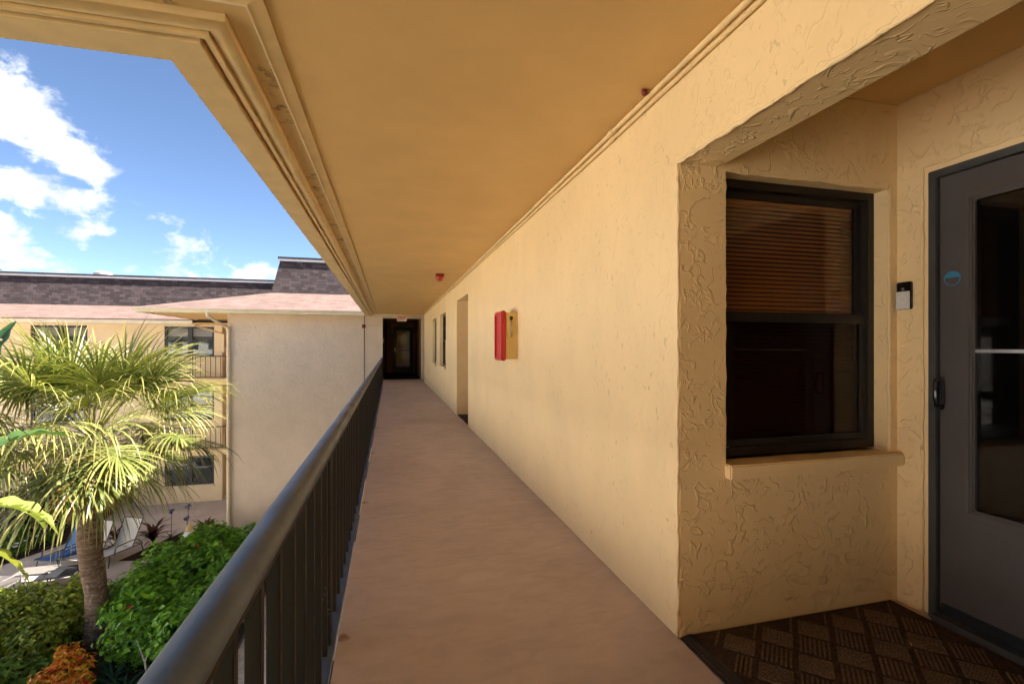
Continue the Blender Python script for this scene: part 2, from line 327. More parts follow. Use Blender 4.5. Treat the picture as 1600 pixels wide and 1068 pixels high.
# ------------------------------------------------------------------ mesh helpers
class MB:
    def __init__(s): s.v = []; s.f = []
    def add(s, vs, fs):
        o = len(s.v); s.v += [tuple(v) for v in vs]; s.f += [tuple(i+o for i in f) for f in fs]; return s
    def box(s, x0, x1, y0, y1, z0, z1):
        return s.add([(x0,y0,z0),(x1,y0,z0),(x1,y1,z0),(x0,y1,z0),(x0,y0,z1),(x1,y0,z1),(x1,y1,z1),(x0,y1,z1)],
                     [(0,3,2,1),(4,5,6,7),(0,1,5,4),(1,2,6,5),(2,3,7,6),(3,0,4,7)])
    def bevbox(s, x0, x1, y0, y1, z0, z1, b):
        bm = bmesh.new(); bmesh.ops.create_cube(bm, size=1)
        for v in bm.verts: v.co = ((x0+x1)/2+v.co.x*(x1-x0), (y0+y1)/2+v.co.y*(y1-y0), (z0+z1)/2+v.co.z*(z1-z0))
        bmesh.ops.bevel(bm, geom=bm.edges[:], offset=b, segments=2, affect='EDGES')
        bm.verts.index_update()
        s.add([v.co[:] for v in bm.verts], [[v.index for v in f.verts] for f in bm.faces]); bm.free(); return s
    def tube(s, pts, r, n=10, cap=True):
        pts = [Vector(p) for p in pts]; rs = r if isinstance(r, (list, tuple)) else [r]*len(pts)
        rings = []; prev = None
        for i, p in enumerate(pts):
            if i == 0: d = pts[1]-p
            elif i == len(pts)-1: d = p-pts[i-1]
            else: d = (pts[i+1]-p).normalized()+(p-pts[i-1]).normalized()
            d = d.normalized() if d.length > 1e-9 else Vector((0,0,1))
            if prev is None:
                a = Vector((0,0,1)) if abs(d.z) < 0.9 else Vector((1,0,0))
                u = d.cross(a).normalized()
            else:
                u = (prev - d*prev.dot(d)).normalized()
            prev = u; vv = d.cross(u)
            rings.append([p+(u*math.cos(2*math.pi*k/n)+vv*math.sin(2*math.pi*k/n))*rs[i] for k in range(n)])
        o = len(s.v)
        for rg in rings: s.v += [tuple(q) for q in rg]
        for i in range(len(rings)-1):
            for k in range(n):
                a = o+i*n+k; b = o+i*n+(k+1)%n
                s.f.append((a, b, b+n, a+n))
        if cap:
            s.f.append(tuple(o+k for k in reversed(range(n)))); s.f.append(tuple(o+(len(rings)-1)*n+k for k in range(n)))
        return s
    def prism(s, poly, axis, a, b):
        """extrude a 2D polygon along an axis from a to b ('Y': poly is x,z; 'X': poly is y,z; 'Z': poly is x,y)"""
        f = {'Y': lambda p, t: (p[0], t, p[1]), 'X': lambda p, t: (t, p[0], p[1]), 'Z': lambda p, t: (p[0], p[1], t)}[axis]
        n = len(poly); vs = [f(p, a) for p in poly]+[f(p, b) for p in poly]
        fs = [tuple(range(n))[::-1], tuple(range(n, 2*n))]+[(i, (i+1)%n, n+(i+1)%n, n+i) for i in range(n)]
        return s.add(vs, fs)
    def lathe(s, prof, n=16, c=(0,0,0)):
        o = len(s.v)
        for r, z in prof:
            for k in range(n): s.v.append((c[0]+r*math.cos(2*math.pi*k/n), c[1]+r*math.sin(2*math.pi*k/n), c[2]+z))
        for i in range(len(prof)-1):
            for k in range(n):
                a = o+i*n+k; b = o+i*n+(k+1)%n; s.f.append((a, b, b+n, a+n))
        s.f.append(tuple(o+k for k in reversed(range(n)))); s.f.append(tuple(o+(len(prof)-1)*n+k for k in range(n)))
        return s
    def wall(s, plane, at, thick, u0, u1, z0, z1, holes=()):
        """a wall with openings; plane 'X': runs along Y at x=at..at+thick; 'Y': runs along X at y=at..at+thick"""
        us = sorted({u0, u1, *[h[0] for h in holes], *[h[1] for h in holes]}); zs = sorted({z0, z1, *[h[2] for h in holes], *[h[3] for h in holes]})
        us = [u for u in us if u0 <= u <= u1]; zs = [z for z in zs if z0 <= z <= z1]
        idx = {}; 
        def V(i, j, k):
            key = (i, j, k)
            if key not in idx:
                c = at+(thick if k else 0); idx[key] = len(s.v)
                s.v.append((c, us[i], zs[j]) if plane == 'X' else (us[i], c, zs[j]))
            return idx[key]
        def solid(i, j):
            if i < 0 or j < 0 or i >= len(us)-1 or j >= len(zs)-1: return False
            cu, cz = (us[i]+us[i+1])/2, (zs[j]+zs[j+1])/2
            return not any(h[0] < cu < h[1] and h[2] < cz < h[3] for h in holes)
        for i in range(len(us)-1):
            for j in range(len(zs)-1):
                if not solid(i, j): continue
                s.f.append((V(i,j,0), V(i,j+1,0), V(i+1,j+1,0), V(i+1,j,0)))
                s.f.append((V(i,j,1), V(i+1,j,1), V(i+1,j+1,1), V(i,j+1,1)))
                if not solid(i-1, j): s.f.append((V(i,j,0), V(i,j,1), V(i,j+1,1), V(i,j+1,0)))
                if not solid(i+1, j): s.f.append((V(i+1,j,0), V(i+1,j+1,0), V(i+1,j+1,1), V(i+1,j,1)))
                if not solid(i, j-1): s.f.append((V(i,j,0), V(i+1,j,0), V(i+1,j,1), V(i,j,1)))
                if not solid(i, j+1): s.f.append((V(i,j+1,0), V(i,j+1,1), V(i+1,j+1,1), V(i+1,j+1,0)))
        return s
    def build(s, name, mat, parent=None, smooth=False, attrs=None, bevel=0.0):
        me = bpy.data.meshes.new(name); me.from_pydata(s.v, [], s.f); me.update()
        bm = bmesh.new(); bm.from_mesh(me)
        if attrs is None: bmesh.ops.recalc_face_normals(bm, faces=bm.faces[:])
        if bevel: bmesh.ops.bevel(bm, geom=[e for e in bm.edges if len(e.link_faces) == 2 and e.calc_face_angle(0) > 0.6], offset=bevel, segments=2, affect='EDGES')
        bm.to_mesh(me); bm.free()
        me.materials.append(MATS[mat])
        if smooth:
            me.polygons.foreach_set('use_smooth', [True]*len(me.polygons))
            if smooth == 'auto': me.set_sharp_from_angle(angle=R(40))
        if attrs:
            for k, vals in attrs.items():
                a = me.attributes.new(k, 'FLOAT', 'POINT'); a.data.foreach_set('value', np.asarray(vals, dtype=np.float32))
        o = bpy.data.objects.new(name, me); COL.objects.link(o)
        if parent is not None: attach(o, parent)
        return o
def attach(o, parent):
    o.parent = parent
    root = parent
    T = Matrix.Identity(4)
    if parent.get('_fixed'): T = Matrix.Translation(-Vector(parent['_fixed']))
    o.matrix_parent_inverse = T
def tag(o, label=None, cat=None, group=None, kind=None):
    if label: o['label'] = label
    if cat: o['category'] = cat
    if group: o['group'] = group
    if kind: o['kind'] = kind
    return o
def thing(name, label, cat, loc=(0,0,0), rz=0, group=None, fixed=False):
    """an Empty at the thing's base; fixed=True: its parts are given in world coordinates"""
    o = bpy.data.objects.new(name, None); COL.objects.link(o); o.location = loc; o.rotation_euler = (0, 0, rz); o.empty_display_size = 0.2
    if fixed: o['_fixed'] = loc
    return tag(o, label, cat, group)
def copy_tree(o, parent=None):
    c = o.copy(); COL.objects.link(c); c.parent = parent
    for ch in list(o.children): copy_tree(ch, c)
    return c

# ================================================================== setting: ground
GZ = -5.75
tag(MB().box(-700, 700, -700, 700, GZ-1.0, GZ).build('ground', 'soil_grass'), kind='structure')
def sheet(poly, z, name, mat):
    n = len(poly); b = MB().add([(x, y, z) for x, y in poly], [tuple(range(n))])
    return tag(b.build(name, mat), kind='structure')
sheet([(-13.5, 8), (-3.4, 8), (-3.4, 16.4), (-6.4, 16.6), (-7.8, 15.7), (-13.5, 14.4)], GZ+0.006, 'planting_bed', 'mulch')
sheet([(-3.38, -6), (1.1, -6), (1.1, 18.6), (-3.38, 18.6)], GZ+0.010, 'path', 'path_concrete')
sheet([(-60, -40), (-13.5, -40), (-13.5, 14.4), (-7.8, 15.7), (-6.4, 16.62), (-5.56, 16.7), (-5.56, 30), (-60, 30)], GZ+0.004, 'patio', 'patio_concrete')
sheet([(-23.9, 17.2), (-13.2, 18.2), (-12.0, 18.8), (-11.2, 20.2), (-11.0, 21.6), (-11.4, 24.3), (-23.9, 24.3)], GZ+0.010, 'planting_bed', 'mulch')
sheet([(-8.6, 18.2), (-5.6, 17.5), (-5.6, 20.6), (-7.6, 20.4)], GZ+0.012, 'planting_bed', 'mulch')
tag(MB().box(-3.55, -3.385, -6, 17.4, GZ, GZ+0.12).build('kerb', 'threshold_metal'), kind='structure')

# ================================================================== setting: the walkway
wf = MB().box(-0.213, 1.204, -5, 18.7, -0.20, 0.0)
tag(wf.build('walkway', 'walkway_paint'), kind='structure')

# ================================================================== near wing (the building we stand on)
bld = thing('apartment_building', 'cream stucco building with door recess and orange ceiling along the walkway', 'building', (3.0, 7.0, GZ), fixed=True)
WX, CZ = 1.204, 2.45
RY0, RY1, RX = 0.50, 1.796, 2.444
SY0, SY1 = 7.41, 8.70
WA = (10.45, 11.70, 0.80, 2.03); WB = (12.62, 13.75, 0.80, 2.03)
# corridor wall, one mesh with recess and window openings
cw = MB().wall('X', WX, 0.20, -5.0, 17.15, -0.2, CZ, [(RY0, RY1, -0.3, 2.05), (SY0, SY1, -0.3, 2.10), WA, WB])
cwo = cw.build('wall', 'stucco_wall', bld)
# recess: side walls and door wall
HW = (1.446, 2.400, 0.715, 2.033)
sw = MB().wall('Y', RY1-0.004, 0.164, WX+0.012, RX, -0.1, CZ-0.002, [HW]); sw.build('wall', 'stucco_recess', bld)
hd = MB().box(WX+0.010, WX+0.20+0.006, RY0, RY1-0.004, 2.046, 2.09); hd.build('header', 'stucco_recess', bld)
MB().wall('Y', RY0-0.16, 0.16, WX+0.20, RX, -0.2, CZ).build('wall', 'stucco_recess', bld)
DY0, DY1, DH = 0.66, 1.643, 2.062
dw = MB().wall('X', RX, 0.14, RY0-0.16, RY1+0.16, -0.2, CZ, [(DY0-0.036, DY1+0.036, -0.3, DH+0.036)]); dw.build('wall', 'stucco_recess', bld)
# second recess
MB().wall('Y', SY1, 0.16, WX+0.20, RX, -0.2, CZ).build('wall', 'stucco_recess', bld)
MB().wall('Y', SY0-0.16, 0.16, WX+0.20, RX, -0.2, CZ).build('wall', 'stucco_recess', bld)
MB().wall('X', RX, 0.14, SY0-0.16, SY1+0.16, -0.2, CZ).build('wall', 'stucco_recess', bld)
# floor of recesses and of the cross passage
MB().box(WX, RX+0.3, RY0-0.1, RY1, -0.2, -0.006).build('recess_floor', 'walkway_paint', bld)
MB().box(WX, RX+0.3, SY0, SY1, -0.2, -0.006).build('recess_floor', 'walkway_paint', bld)
MB().box(WX, 6.0, 17.15, 18.7, -0.2, -0.003).build('passage_floor', 'walkway_paint', bld)
# shell that closes the rooms behind
MB().box(WX+0.2, 12.0, 16.95, 17.15, -0.2, CZ).build('wall', 'stucco_far', bld)
MB().box(6.0, 6.2, 17.15, 18.7, -0.2, CZ).build('wall', 'stucco_far', bld)
MB().box(11.8, 12.0, -5, 16.95, GZ, CZ).build('wall', 'stucco_far', bld)
MB().box(WX+0.2, 11.8, -5.2, -5.0, GZ, CZ).build('wall', 'stucco_far', bld)
MB().box(-0.19, 12.0, -5.2, 17.15, -0.45, -0.21).build('floor_slab', 'stucco_far', bld)
MB().wall('X', WX, 0.2, -5.0, 17.15, GZ, -0.45).build('wall', 'stucco_far', bld)
# ceiling (L shaped) and the eave, swept round the corner of the roof
EX, EY = -0.855, 2.19
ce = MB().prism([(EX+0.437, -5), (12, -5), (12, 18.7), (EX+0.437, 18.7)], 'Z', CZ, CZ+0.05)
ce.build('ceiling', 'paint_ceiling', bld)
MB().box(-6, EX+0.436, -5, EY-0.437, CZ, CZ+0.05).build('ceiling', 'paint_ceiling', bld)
def eave(name, prof, mat, y_end=18.68, x_end=-6.0, smooth=False, bev=0):
    """closed profile of (s, z): s = distance inward from the gutter's outer edge"""
    b = MB(); n = len(prof); o = 0
    for st in range(3):
        for s, z in prof:
            b.v.append((EX+s, y_end, z) if st == 0 else (EX+s, EY-s, z) if st == 1 else (x_end, EY-s, z))
    for st in range(2):
        for k in range(n):
            b.f.append((st*n+k, st*n+(k+1)%n, (st+1)*n+(k+1)%n, (st+1)*n+k))
    b.f.append(tuple(range(n))); b.f.append(tuple(range(2*n, 3*n)))
    return b.build(name, mat, bld, smooth=smooth)
eave('gutter', [(0.0, 2.415), (0.006, 2.402), (0.155, 2.402), (0.158, 2.405), (0.158, 2.52), (0.152, 2.52), (0.152, 2.408), (0.012, 2.408), (-0.004, 2.47), (-0.022, 2.50), (-0.022, 2.525), (-0.03, 2.525), (-0.03, 2.495), (-0.01, 2.465)], 'paint_trim', 17.98)
eave('fascia_board', [(0.160, 2.430), (0.180, 2.430), (0.180, 2.57), (0.160, 2.57)], 'raw_wood')
eave('drip_strip', [(0.184, 2.405), (0.204, 2.405), (0.204, 2.55), (0.184, 2.55)], 'paint_trim')
mold = [(0.208, 2.55), (0.208, 2.423)]+[(0.212+0.066*k/6, 2.420-0.011*math.sin(math.pi*k/6)) for k in range(7)]+[(0.282, 2.425), (0.282, 2.55)]
eave('molding', mold, 'paint_trim', smooth='auto')
eave('vented_soffit', [(0.284, 2.450), (0.376, 2.450), (0.376, 2.50), (0.284, 2.50)], 'vented_soffit')
eave('ceiling_trim', [(0.378, 2.432), (0.434, 2.440), (0.434, 2.49), (0.378, 2.49)], 'paint_trim')
eave('ceiling_batten', [(0.372, 2.428), (0.378, 2.428), (0.378, 2.445), (0.372, 2.445)], 'gutter_paint')
# roof: low slope, then the steep mansard and the flat top
roof = MB().prism([(-0.86, 2.56), (2.35, 3.40), (2.62, 4.85), (12.2, 4.85), (12.2, 2.56)], 'Y', -6, 18.0)
roof.build('roof', 'roof_shingle', bld)
MB().box(-6.0, -0.87, -5.2, 2.20, 2.56, 3.0).build('roof', 'roof_shingle', bld)
MB().box(-6.0, 1.2, -5.2, -5.0, -0.2, 2.449).build('wall', 'stucco_wall', bld)  # unseen end wall, added to keep light from behind off the recess
for cx_, cy_ in ((-5.8, 1.7),): MB().bevbox(cx_-0.15, cx_+0.15, cy_-0.15, cy_+0.15, GZ, 2.44, 0.01).build('column', 'stucco_far', bld)

# hand-trowelled corner edges, never quite straight
def bead(pts, seed, r=0.007):
    q = random.Random(seed); b = MB(); P_ = []
    for a_, c_ in zip(pts[:-1], pts[1:]):
        a_, c_ = Vector(a_), Vector(c_); n_ = max(2, int((c_-a_).length/0.035))
        P_ += [a_.lerp(c_, k/n_)+Vector((q.uniform(-.0028, .0028), q.uniform(-.0028, .0028), q.uniform(-.0028, .0028))) for k in range(n_)]
    P_.append(Vector(pts[-1]))
    b.tube(P_, [r*q.uniform(.55, 1.25) for _ in P_], 7).build('corner_bead', 'stucco_wall', bld, smooth=True)
bead([(WX+.006, RY1+.004, 0.0), (WX+.006, RY1+.004, 2.048), (WX+.006, RY0, 2.052)], 1, 0.009)
bead([(HW[0], RY1+.004, 0.73), (HW[0], RY1+.004, HW[3]), (HW[1], RY1+.004, HW[3]), (HW[1], RY1+.004, 0.73)], 2)
bead([(RX+.004, DY1+.037, 0.0), (RX+.004, DY1+.037, DH+.037), (RX+.004, DY0-.037, DH+.037)], 3)

# ---- recess window: single-hung, with blinds
def window_Y(parent, x0, x1, z0, z1, y, meet, name='window'):
    fr = MB()
    f = 0.042
    fr.box(x0, x0+f, y, y+0.07, z0, z1).box(x1-f, x1, y, y+0.07, z0, z1).box(x0+f, x1-f, y, y+0.07, z1-f, z1).box(x0+f, x1-f, y, y+0.07, z0, z0+f)
    w_ = fr.build(name, 'bronze_frame', parent)
    zm = z0+(z1-z0)*meet
    s = 0.032
    a, b = x0+f, x1-f
    up = MB().box(a, a+s, y+0.04, y+0.062, zm, z1-f).box(b-s, b, y+0.04, y+0.062, zm, z1-f).box(a+s, b-s, y+0.04, y+0.062, z1-f-s, z1-f).box(a+s, b-s, y+0.04, y+0.062, zm, zm+0.03)
    up.build('upper_sash', 'bronze_frame', w_)
    lo = MB().box(a, a+s, y+0.012, y+0.036, z0+f, zm+0.025).box(b-s, b, y+0.012, y+0.036, z0+f, zm+0.025).box(a+s, b-s, y+0.012, y+0.036, zm-0.02, zm+0.025).box(a+s, b-s, y+0.012, y+0.036, z0+f, z0+f+s)
    lo.build('lower_sash', 'bronze_frame', w_)
    MB().box(a+s, b-s, y+0.049, y+0.053, zm+0.03, z1-f-s).build('pane', 'window_glass', w_)
    MB().box(a+s, b-s, y+0.022, y+0.026, z0+f+s, zm-0.02).build('pane', 'screen_glass', w_)
    return w_
rw = window_Y(bld, HW[0]-0.012, HW[1]+0.004, 0.742, HW[3]+0.004, RY1+0.078, 0.50)
rw['label'] = 'dark bronze window with closed brown blinds beside the door'
bl = MB(); zz = 0.80
while zz < 1.95:
    a = math.sin(R(50))*0.0125; c_ = math.cos(R(50))*0.0125
    y = RY1+0.165
    bl.add([(1.47, y-c_, zz-a), (2.385, y-c_, zz-a), (2.385, y+0.002, zz+0.001), (1.47, y+0.002, zz+0.001), (2.385, y+c_, zz+a), (1.47, y+c_, zz+a)], [(0, 1, 2, 3), (3, 2, 4, 5)])
    zz += 0.0215
bl.box(1.46, 2.39, RY1+0.15, RY1+0.185, 1.955, 1.995)
tag(bl.build('blind', 'blind_slats', rw), kind='stuff')
MB().box(1.40, 2.444, RY1+0.30, RY1+0.32, 0.3, 2.3).build('room_backing', 'dark_interior', rw)
# sill with worn edges
sl = MB().bevbox(HW[0]-0.004, RX-0.002, RY1-0.042, RY1+0.075, 0.668, 0.731, 0.006); sl.build('sill', 'paint_smooth', rw, smooth='auto')
MB().box(1.475, 1.535, RY1+0.082, RY1+0.088, 0.772, 0.786).build('sash_latch', 'silver_plastic', rw)

# ---- windows in the corridor wall
def window_X(y0, y1, z0, z1, lab):
    x = WX+0.075; f = 0.045
    fr = MB().box(x, x+0.06, y0-0.0, y0+f, z0, z1).box(x, x+0.06, y1-f, y1, z0, z1).box(x, x+0.06, y0+f, y1-f, z1-f, z1).box(x, x+0.06, y0+f, y1-f, z0, z0+f)
    zm = (z0+z1)/2-0.02
    w_ = fr.build('window', 'black_metal', bld); w_['label'] = lab
    MB().box(x+0.012, x+0.05, y0+f, y1-f, zm-0.022, zm+0.022).box(x+0.03, x+0.05, y0+f, y1-f, zm+(z1-zm)*.5-0.012, zm+(z1-zm)*.5+0.012).build('meeting_rail', 'black_metal', w_)
    MB().box(x+0.034, x+0.038, y0+f, y1-f, zm+0.022, z1-f).build('pane', 'clear_glass', w_)
    MB().box(x+0.022, x+0.026, y0+f, y1-f, z0+f, zm-0.022).build('pane', 'door_glass', w_)
    MB().box(x+0.075, x+0.08, y0, y1, zm, z1).build('shade', 'window_shade', w_)
    MB().box(x+0.12, x+0.13, y0-0.05, y1+0.05, z0-.1, z1+.1).build('room_backing', 'dark_interior', w_)
    MB().bevbox(WX-0.035, WX+0.078, y0-0.03, y1+0.03, z0-0.055, z0+0.004, 0.006).build('sill', 'paint_smooth', w_)
window_X(WA[0], WA[1], WA[2]+0.005, WA[3], 'narrow dark window in the walkway wall nearer the fire cabinet')
window_X(WB[0], WB[1], WB[2]+0.005, WB[3], 'narrow dark window in the walkway wall nearer the exit sign')

# ---- storm door
MB().wall('X', RX+0.010, 0.05, DY0-0.0355, DY1+0.0355, 0.0, DH+0.0355, [(DY0, DY1, -0.1, DH)]).build('door_casing', 'paint_smooth', bld)
dfr = MB().wall('X', RX-0.018, 0.075, DY0+0.001, DY1-0.001, 0.0, DH-0.001, [(DY0+0.035, DY1-0.035, 0.035, DH-0.035)])
door = dfr.build('door', 'threshold_metal', bld, bevel=0.003); door['label'] = 'charcoal storm door with large dark glass panel'
GY0, GY1, GZ0, GZ1 = 0.86, 1.470, 0.545, 1.885
MB().wall('X', RX+0.004, 0.034, DY0+0.038, DY1-0.038, 0.055, DH-0.038, [(GY0, GY1, GZ0, GZ1)]).build('door_leaf', 'door_paint', door)
MB().wall('X', RX-0.008, 0.020, GY0-0.050, GY1+0.050, GZ0-0.050, GZ1+0.050, [(GY0, GY1, GZ0, GZ1)]).build('glass_molding', 'door_molding', door, bevel=0.006)
MB().wall('X', RX-0.012, 0.006, GY0-0.032, GY1+0.032, GZ0-0.032, GZ1+0.032, [(GY0-0.014, GY1+0.014, GZ0-0.014, GZ1+0.014)]).build('glass_bead', 'door_paint', door, bevel=0.002)
MB().box(RX+0.010, RX+0.015, GY0, GY1, GZ0, GZ1).build('pane', 'door_glass', door)
MB().box(RX+0.002, RX+0.009, GY0, GY1, 1.226, 1.240).build('crossbar', 'steel', door)
MB().box(RX+0.060, RX+0.085, DY0, DY1, 0.0, DH).build('inner_door', 'dark_interior', door)
MB().box(RX-0.05, RX+0.012, DY0+0.036, DY1-0.036, 0.004, 0.034).build('threshold', 'threshold_metal', door)
MB().bevbox(RX-0.004, RX+0.003, DY0+0.045, DY1-0.045, 0.036, 0.085, 0.002).build('sweep', 'rubber', door)
hb = MB().bevbox(RX-0.008, RX+0.003, 1.585, 1.604, 0.965, 1.115, 0.004)
hb.tube([(RX-0.006, 1.594, 1.10), (RX-0.045, 1.590, 1.10), (RX-0.055, 1.587, 1.075), (RX-0.055, 1.585, 1.01), (RX-0.045, 1.588, 0.985), (RX-0.006, 1.594, 0.985)], 0.009, 8)
hb.build('handle', 'gloss_black', door, smooth='auto')
st = MB(); 
st.add([(RX+0.0015, 1.556+0.033*math.cos(2*math.pi*k/32), 1.558+0.033*math.sin(2*math.pi*k/32)) for k in range(32)], [tuple(range(32))])
stk = st.build('sticker', 'blue_sticker', door); stk['label'] = 'round blue and black sticker on the door'
a0 = [R(180+k*180/16+12*(1 if k < 0 else 0)) for k in range(17)]
MB().add([(RX+0.0005, 1.556+0.028*math.cos(a), 1.556+0.028*math.sin(a)) for a in a0]+[(RX+0.0005, 1.584, 1.562), (RX+0.0005, 1.528, 1.562)], [tuple(range(19))]).build('sticker_band', 'door_paint', stk)

# ================================================================== doorbell
db = thing('doorbell', 'small silver and black video doorbell beside the charcoal door', 'doorbell', (RX, 1.749, 1.433), fixed=True)
MB().bevbox(RX-0.022, RX-0.0005, 1.716, 1.782, 1.433, 1.567, 0.004).build('body', 'gloss_black', db, smooth='auto')
MB().bevbox(RX-0.0255, RX-0.0215, 1.717, 1.781, 1.434, 1.520, 0.0015).build('face_plate', 'silver_plastic', db)
ring = MB()
for k in range(25):
    a = 2*math.pi*k/24
    ring.v += [(RX-0.0272, 1.749+0.019*math.cos(a), 1.482+0.019*math.sin(a)), (RX-0.0272, 1.749+0.0155*math.cos(a), 1.482+0.0155*math.sin(a))]
ring.f += [(2*k, 2*k+1, 2*k+3, 2*k+2) for k in range(24)]
ring.build('button_ring', 'white_trim', db)
lens = MB()
lens.add([(RX-0.0228, 1.749+0.007*math.cos(2*math.pi*k/16), 1.532+0.007*math.sin(2*math.pi*k/16)) for k in range(16)], [tuple(range(16))])
lens.build('lens', 'steel', db)

# ================================================================== door mat: ribs in alternating squares, rubber rim
mt = thing('doormat', 'large brown ribbed doormat with black rubber edge in the door recess', 'mat', (1.82, 1.15, 0), fixed=True)
mx0, mx1, my0, my1 = WX+0.020, RX-0.055, RY0+0.02, RY1-0.012
MB().box(mx0, mx1, my0, my1, -0.004, 0.007).build('mat_base', 'mat_pile', mt)
MB().prism([(WX+0.004, 0.001), (WX+0.012, 0.001), (mx0+0.045, 0.008), (mx0+0.045, 0.010), (mx0+0.03, 0.011)], 'Y', my0, my1).build('rubber_edge', 'rubber', mt)
ribs = MB(); cell = 0.135
c45 = math.cos(R(45))
for i in range(-12, 24):
    for j in range(-16, 16):
        cx = (i+j)*cell*c45+1.8; cy = (i-j)*cell*c45+1.1
        if not (mx0+0.03 < cx < mx1-0.02 and my0+0.02 < cy < my1-0.01): continue
        nr = 7
        for k in range(nr):
            off = (k-(nr-1)/2)*cell*0.86/nr
            hl = cell*0.43; hw = cell*0.030
            if (i+j) % 2:
                du, dv = (c45, c45), (c45, -c45)
            else:
                du, dv = (c45, -c45), (c45, c45)
            pts = []
            for sa, sb in ((-1, -1), (1, -1), (1, 1), (-1, 1)):
                pts.append((cx+dv[0]*off+du[0]*hl*sa+dv[0]*hw*sb, cy+dv[1]*off+du[1]*hl*sa+dv[1]*hw*sb))
            if any(not (mx0+0.046 < q[0] < mx1 and my0 < q[1] < my1) for q in pts): continue
            ribs.add([(x, y, 0.0065) for x, y in pts]+[(cx+(x-cx)*0.98, cy+(y-cy)*0.98, 0.0125) for x, y in pts],
                     [(4, 5, 6, 7), (0, 1, 5, 4), (1, 2, 6, 5), (2, 3, 7, 6), (3, 0, 4, 7)])
tag(ribs.build('ribs', 'mat_rib', mt), kind='stuff')
mt2 = MB().bevbox(WX+0.02, RX-0.05, SY0+0.02, SY1-0.015, -0.006, 0.010, 0.003).build('doormat', 'mat_pile')
tag(mt2, 'dark brown doormat in the further doorway past the fire cabinet', 'mat')

# ================================================================== railing along the walkway
rl = thing('railing', 'dark brown metal railing with round handrail along the walkway edge', 'railing', (-0.262, 8.0, -0.03), fixed=True)
RLX = -0.262
yy0, yy1 = -4.8, 18.69
hrail = MB().tube([(RLX, yy0+ (yy1-yy0)*k/24, 0.832) for k in range(25)], 0.032, 24)
hrail.v = [(RLX+(x-RLX)*1.16, y, 0.832+(z-0.832)*(0.86 if z > 0.832 else 0.92)) for x, y, z in hrail.v]      # a slightly flattened oval
hrail.build('handrail', 'handrail_sky_paint', rl, smooth='auto')
MB().bevbox(RLX-0.022, RLX+0.024, yy0, yy1-0.01, 0.788, 0.803, 0.002).build('top_channel', 'baluster_paint', rl)
MB().bevbox(RLX-0.022, RLX+0.036, yy0, yy1-0.01, -0.045, -0.012, 0.003).build('bottom_rail', 'handrail_sky_paint', rl)
bar = MB().bevbox(-0.0150, 0.0150, -0.0135, 0.0135, -0.012, 0.788, 0.0015).build('baluster', 'baluster_paint', rl)
bar.location = (0, 0, 0); bme = bar.data
post_y = [2.15+1.83*k for k in range(-3, 9)]
first = True; y = -1.0
while y < 18.6:
    if min(abs(y-p) for p in post_y) > 0.055:
        o = bar if first else bpy.data.objects.new('baluster', bme)
        if not first: COL.objects.link(o); attach(o, rl)
        o.location = (RLX, y, 0); first = False
    y += 0.1705
pst = MB().bevbox(-0.020, 0.020, -0.020, 0.020, -0.30, 0.788, 0.002).bevbox(0.0195, 0.047, -0.018, 0.018, -0.16, -0.10, 0.002)
pb = pst.build('post', 'baluster_paint', rl); first = True
for p_ in post_y:
    o = pb if first else bpy.data.objects.new('post', pb.data)
    if not first: COL.objects.link(o); attach(o, rl)
    o.location = (RLX, p_, 0); first = False

# ================================================================== small things on wall and ceiling
cab = thing('fire_extinguisher_cabinet', 'red fronted cream fire cabinet mounted on the walkway wall', 'fire cabinet', (WX, 4.57, 1.13), fixed=True)
MB().bevbox(1.088, WX-0.0005, 4.43, 4.725, 1.135, 1.585, 0.004).build('body', 'cabinet_paint', cab)
MB().wall('X', 1.042, 0.046, 4.415, 4.740, 1.118, 1.602, [(4.452, 4.703, 1.158, 1.562)]).build('door_frame', 'red_plastic', cab, bevel=0.010, smooth='auto')
MB().bevbox(1.056, 1.070, 4.452, 4.703, 1.158, 1.562, 0.003).build('cover', 'red_plastic', cab)
MB().tube([(1.140, 4.424, 1.52), (1.140, 4.424, 1.345)], 0.006, 8).build('breaker_bar', 'steel', cab, smooth=True)
MB().bevbox(1.126, 1.154, 4.416, 4.430, 1.515, 1.548, 0.003).build('clip', 'gloss_black', cab)
MB().tube([(1.146, 4.427, 1.50)]+[(1.150+0.030*math.sin(math.pi*k/8), 4.427, 1.49-0.13*k/8) for k in range(9)], 0.0022, 5).build('chain', 'cabinet_paint', cab)

al = thing('fire_alarm', 'red fire alarm horn hanging from the walkway ceiling', 'fire alarm', (0.80, 7.8, CZ), fixed=True)
MB().bevbox(0.735, 0.865, 7.74, 7.86, CZ-0.045, CZ-0.0005, 0.006).build('mount', 'dark_red', al)
MB().lathe([(0.062, 0.0), (0.062, -0.02), (0.05, -0.06), (0.022, -0.075)], 18, (0.80, 7.80, CZ-0.045)).build('horn', 'red_plastic', al, smooth='auto')
MB().bevbox(0.745, 0.775, 7.735, 7.75, CZ-0.105, CZ-0.05, 0.004).build('strobe_lens', 'amber_lens', al)

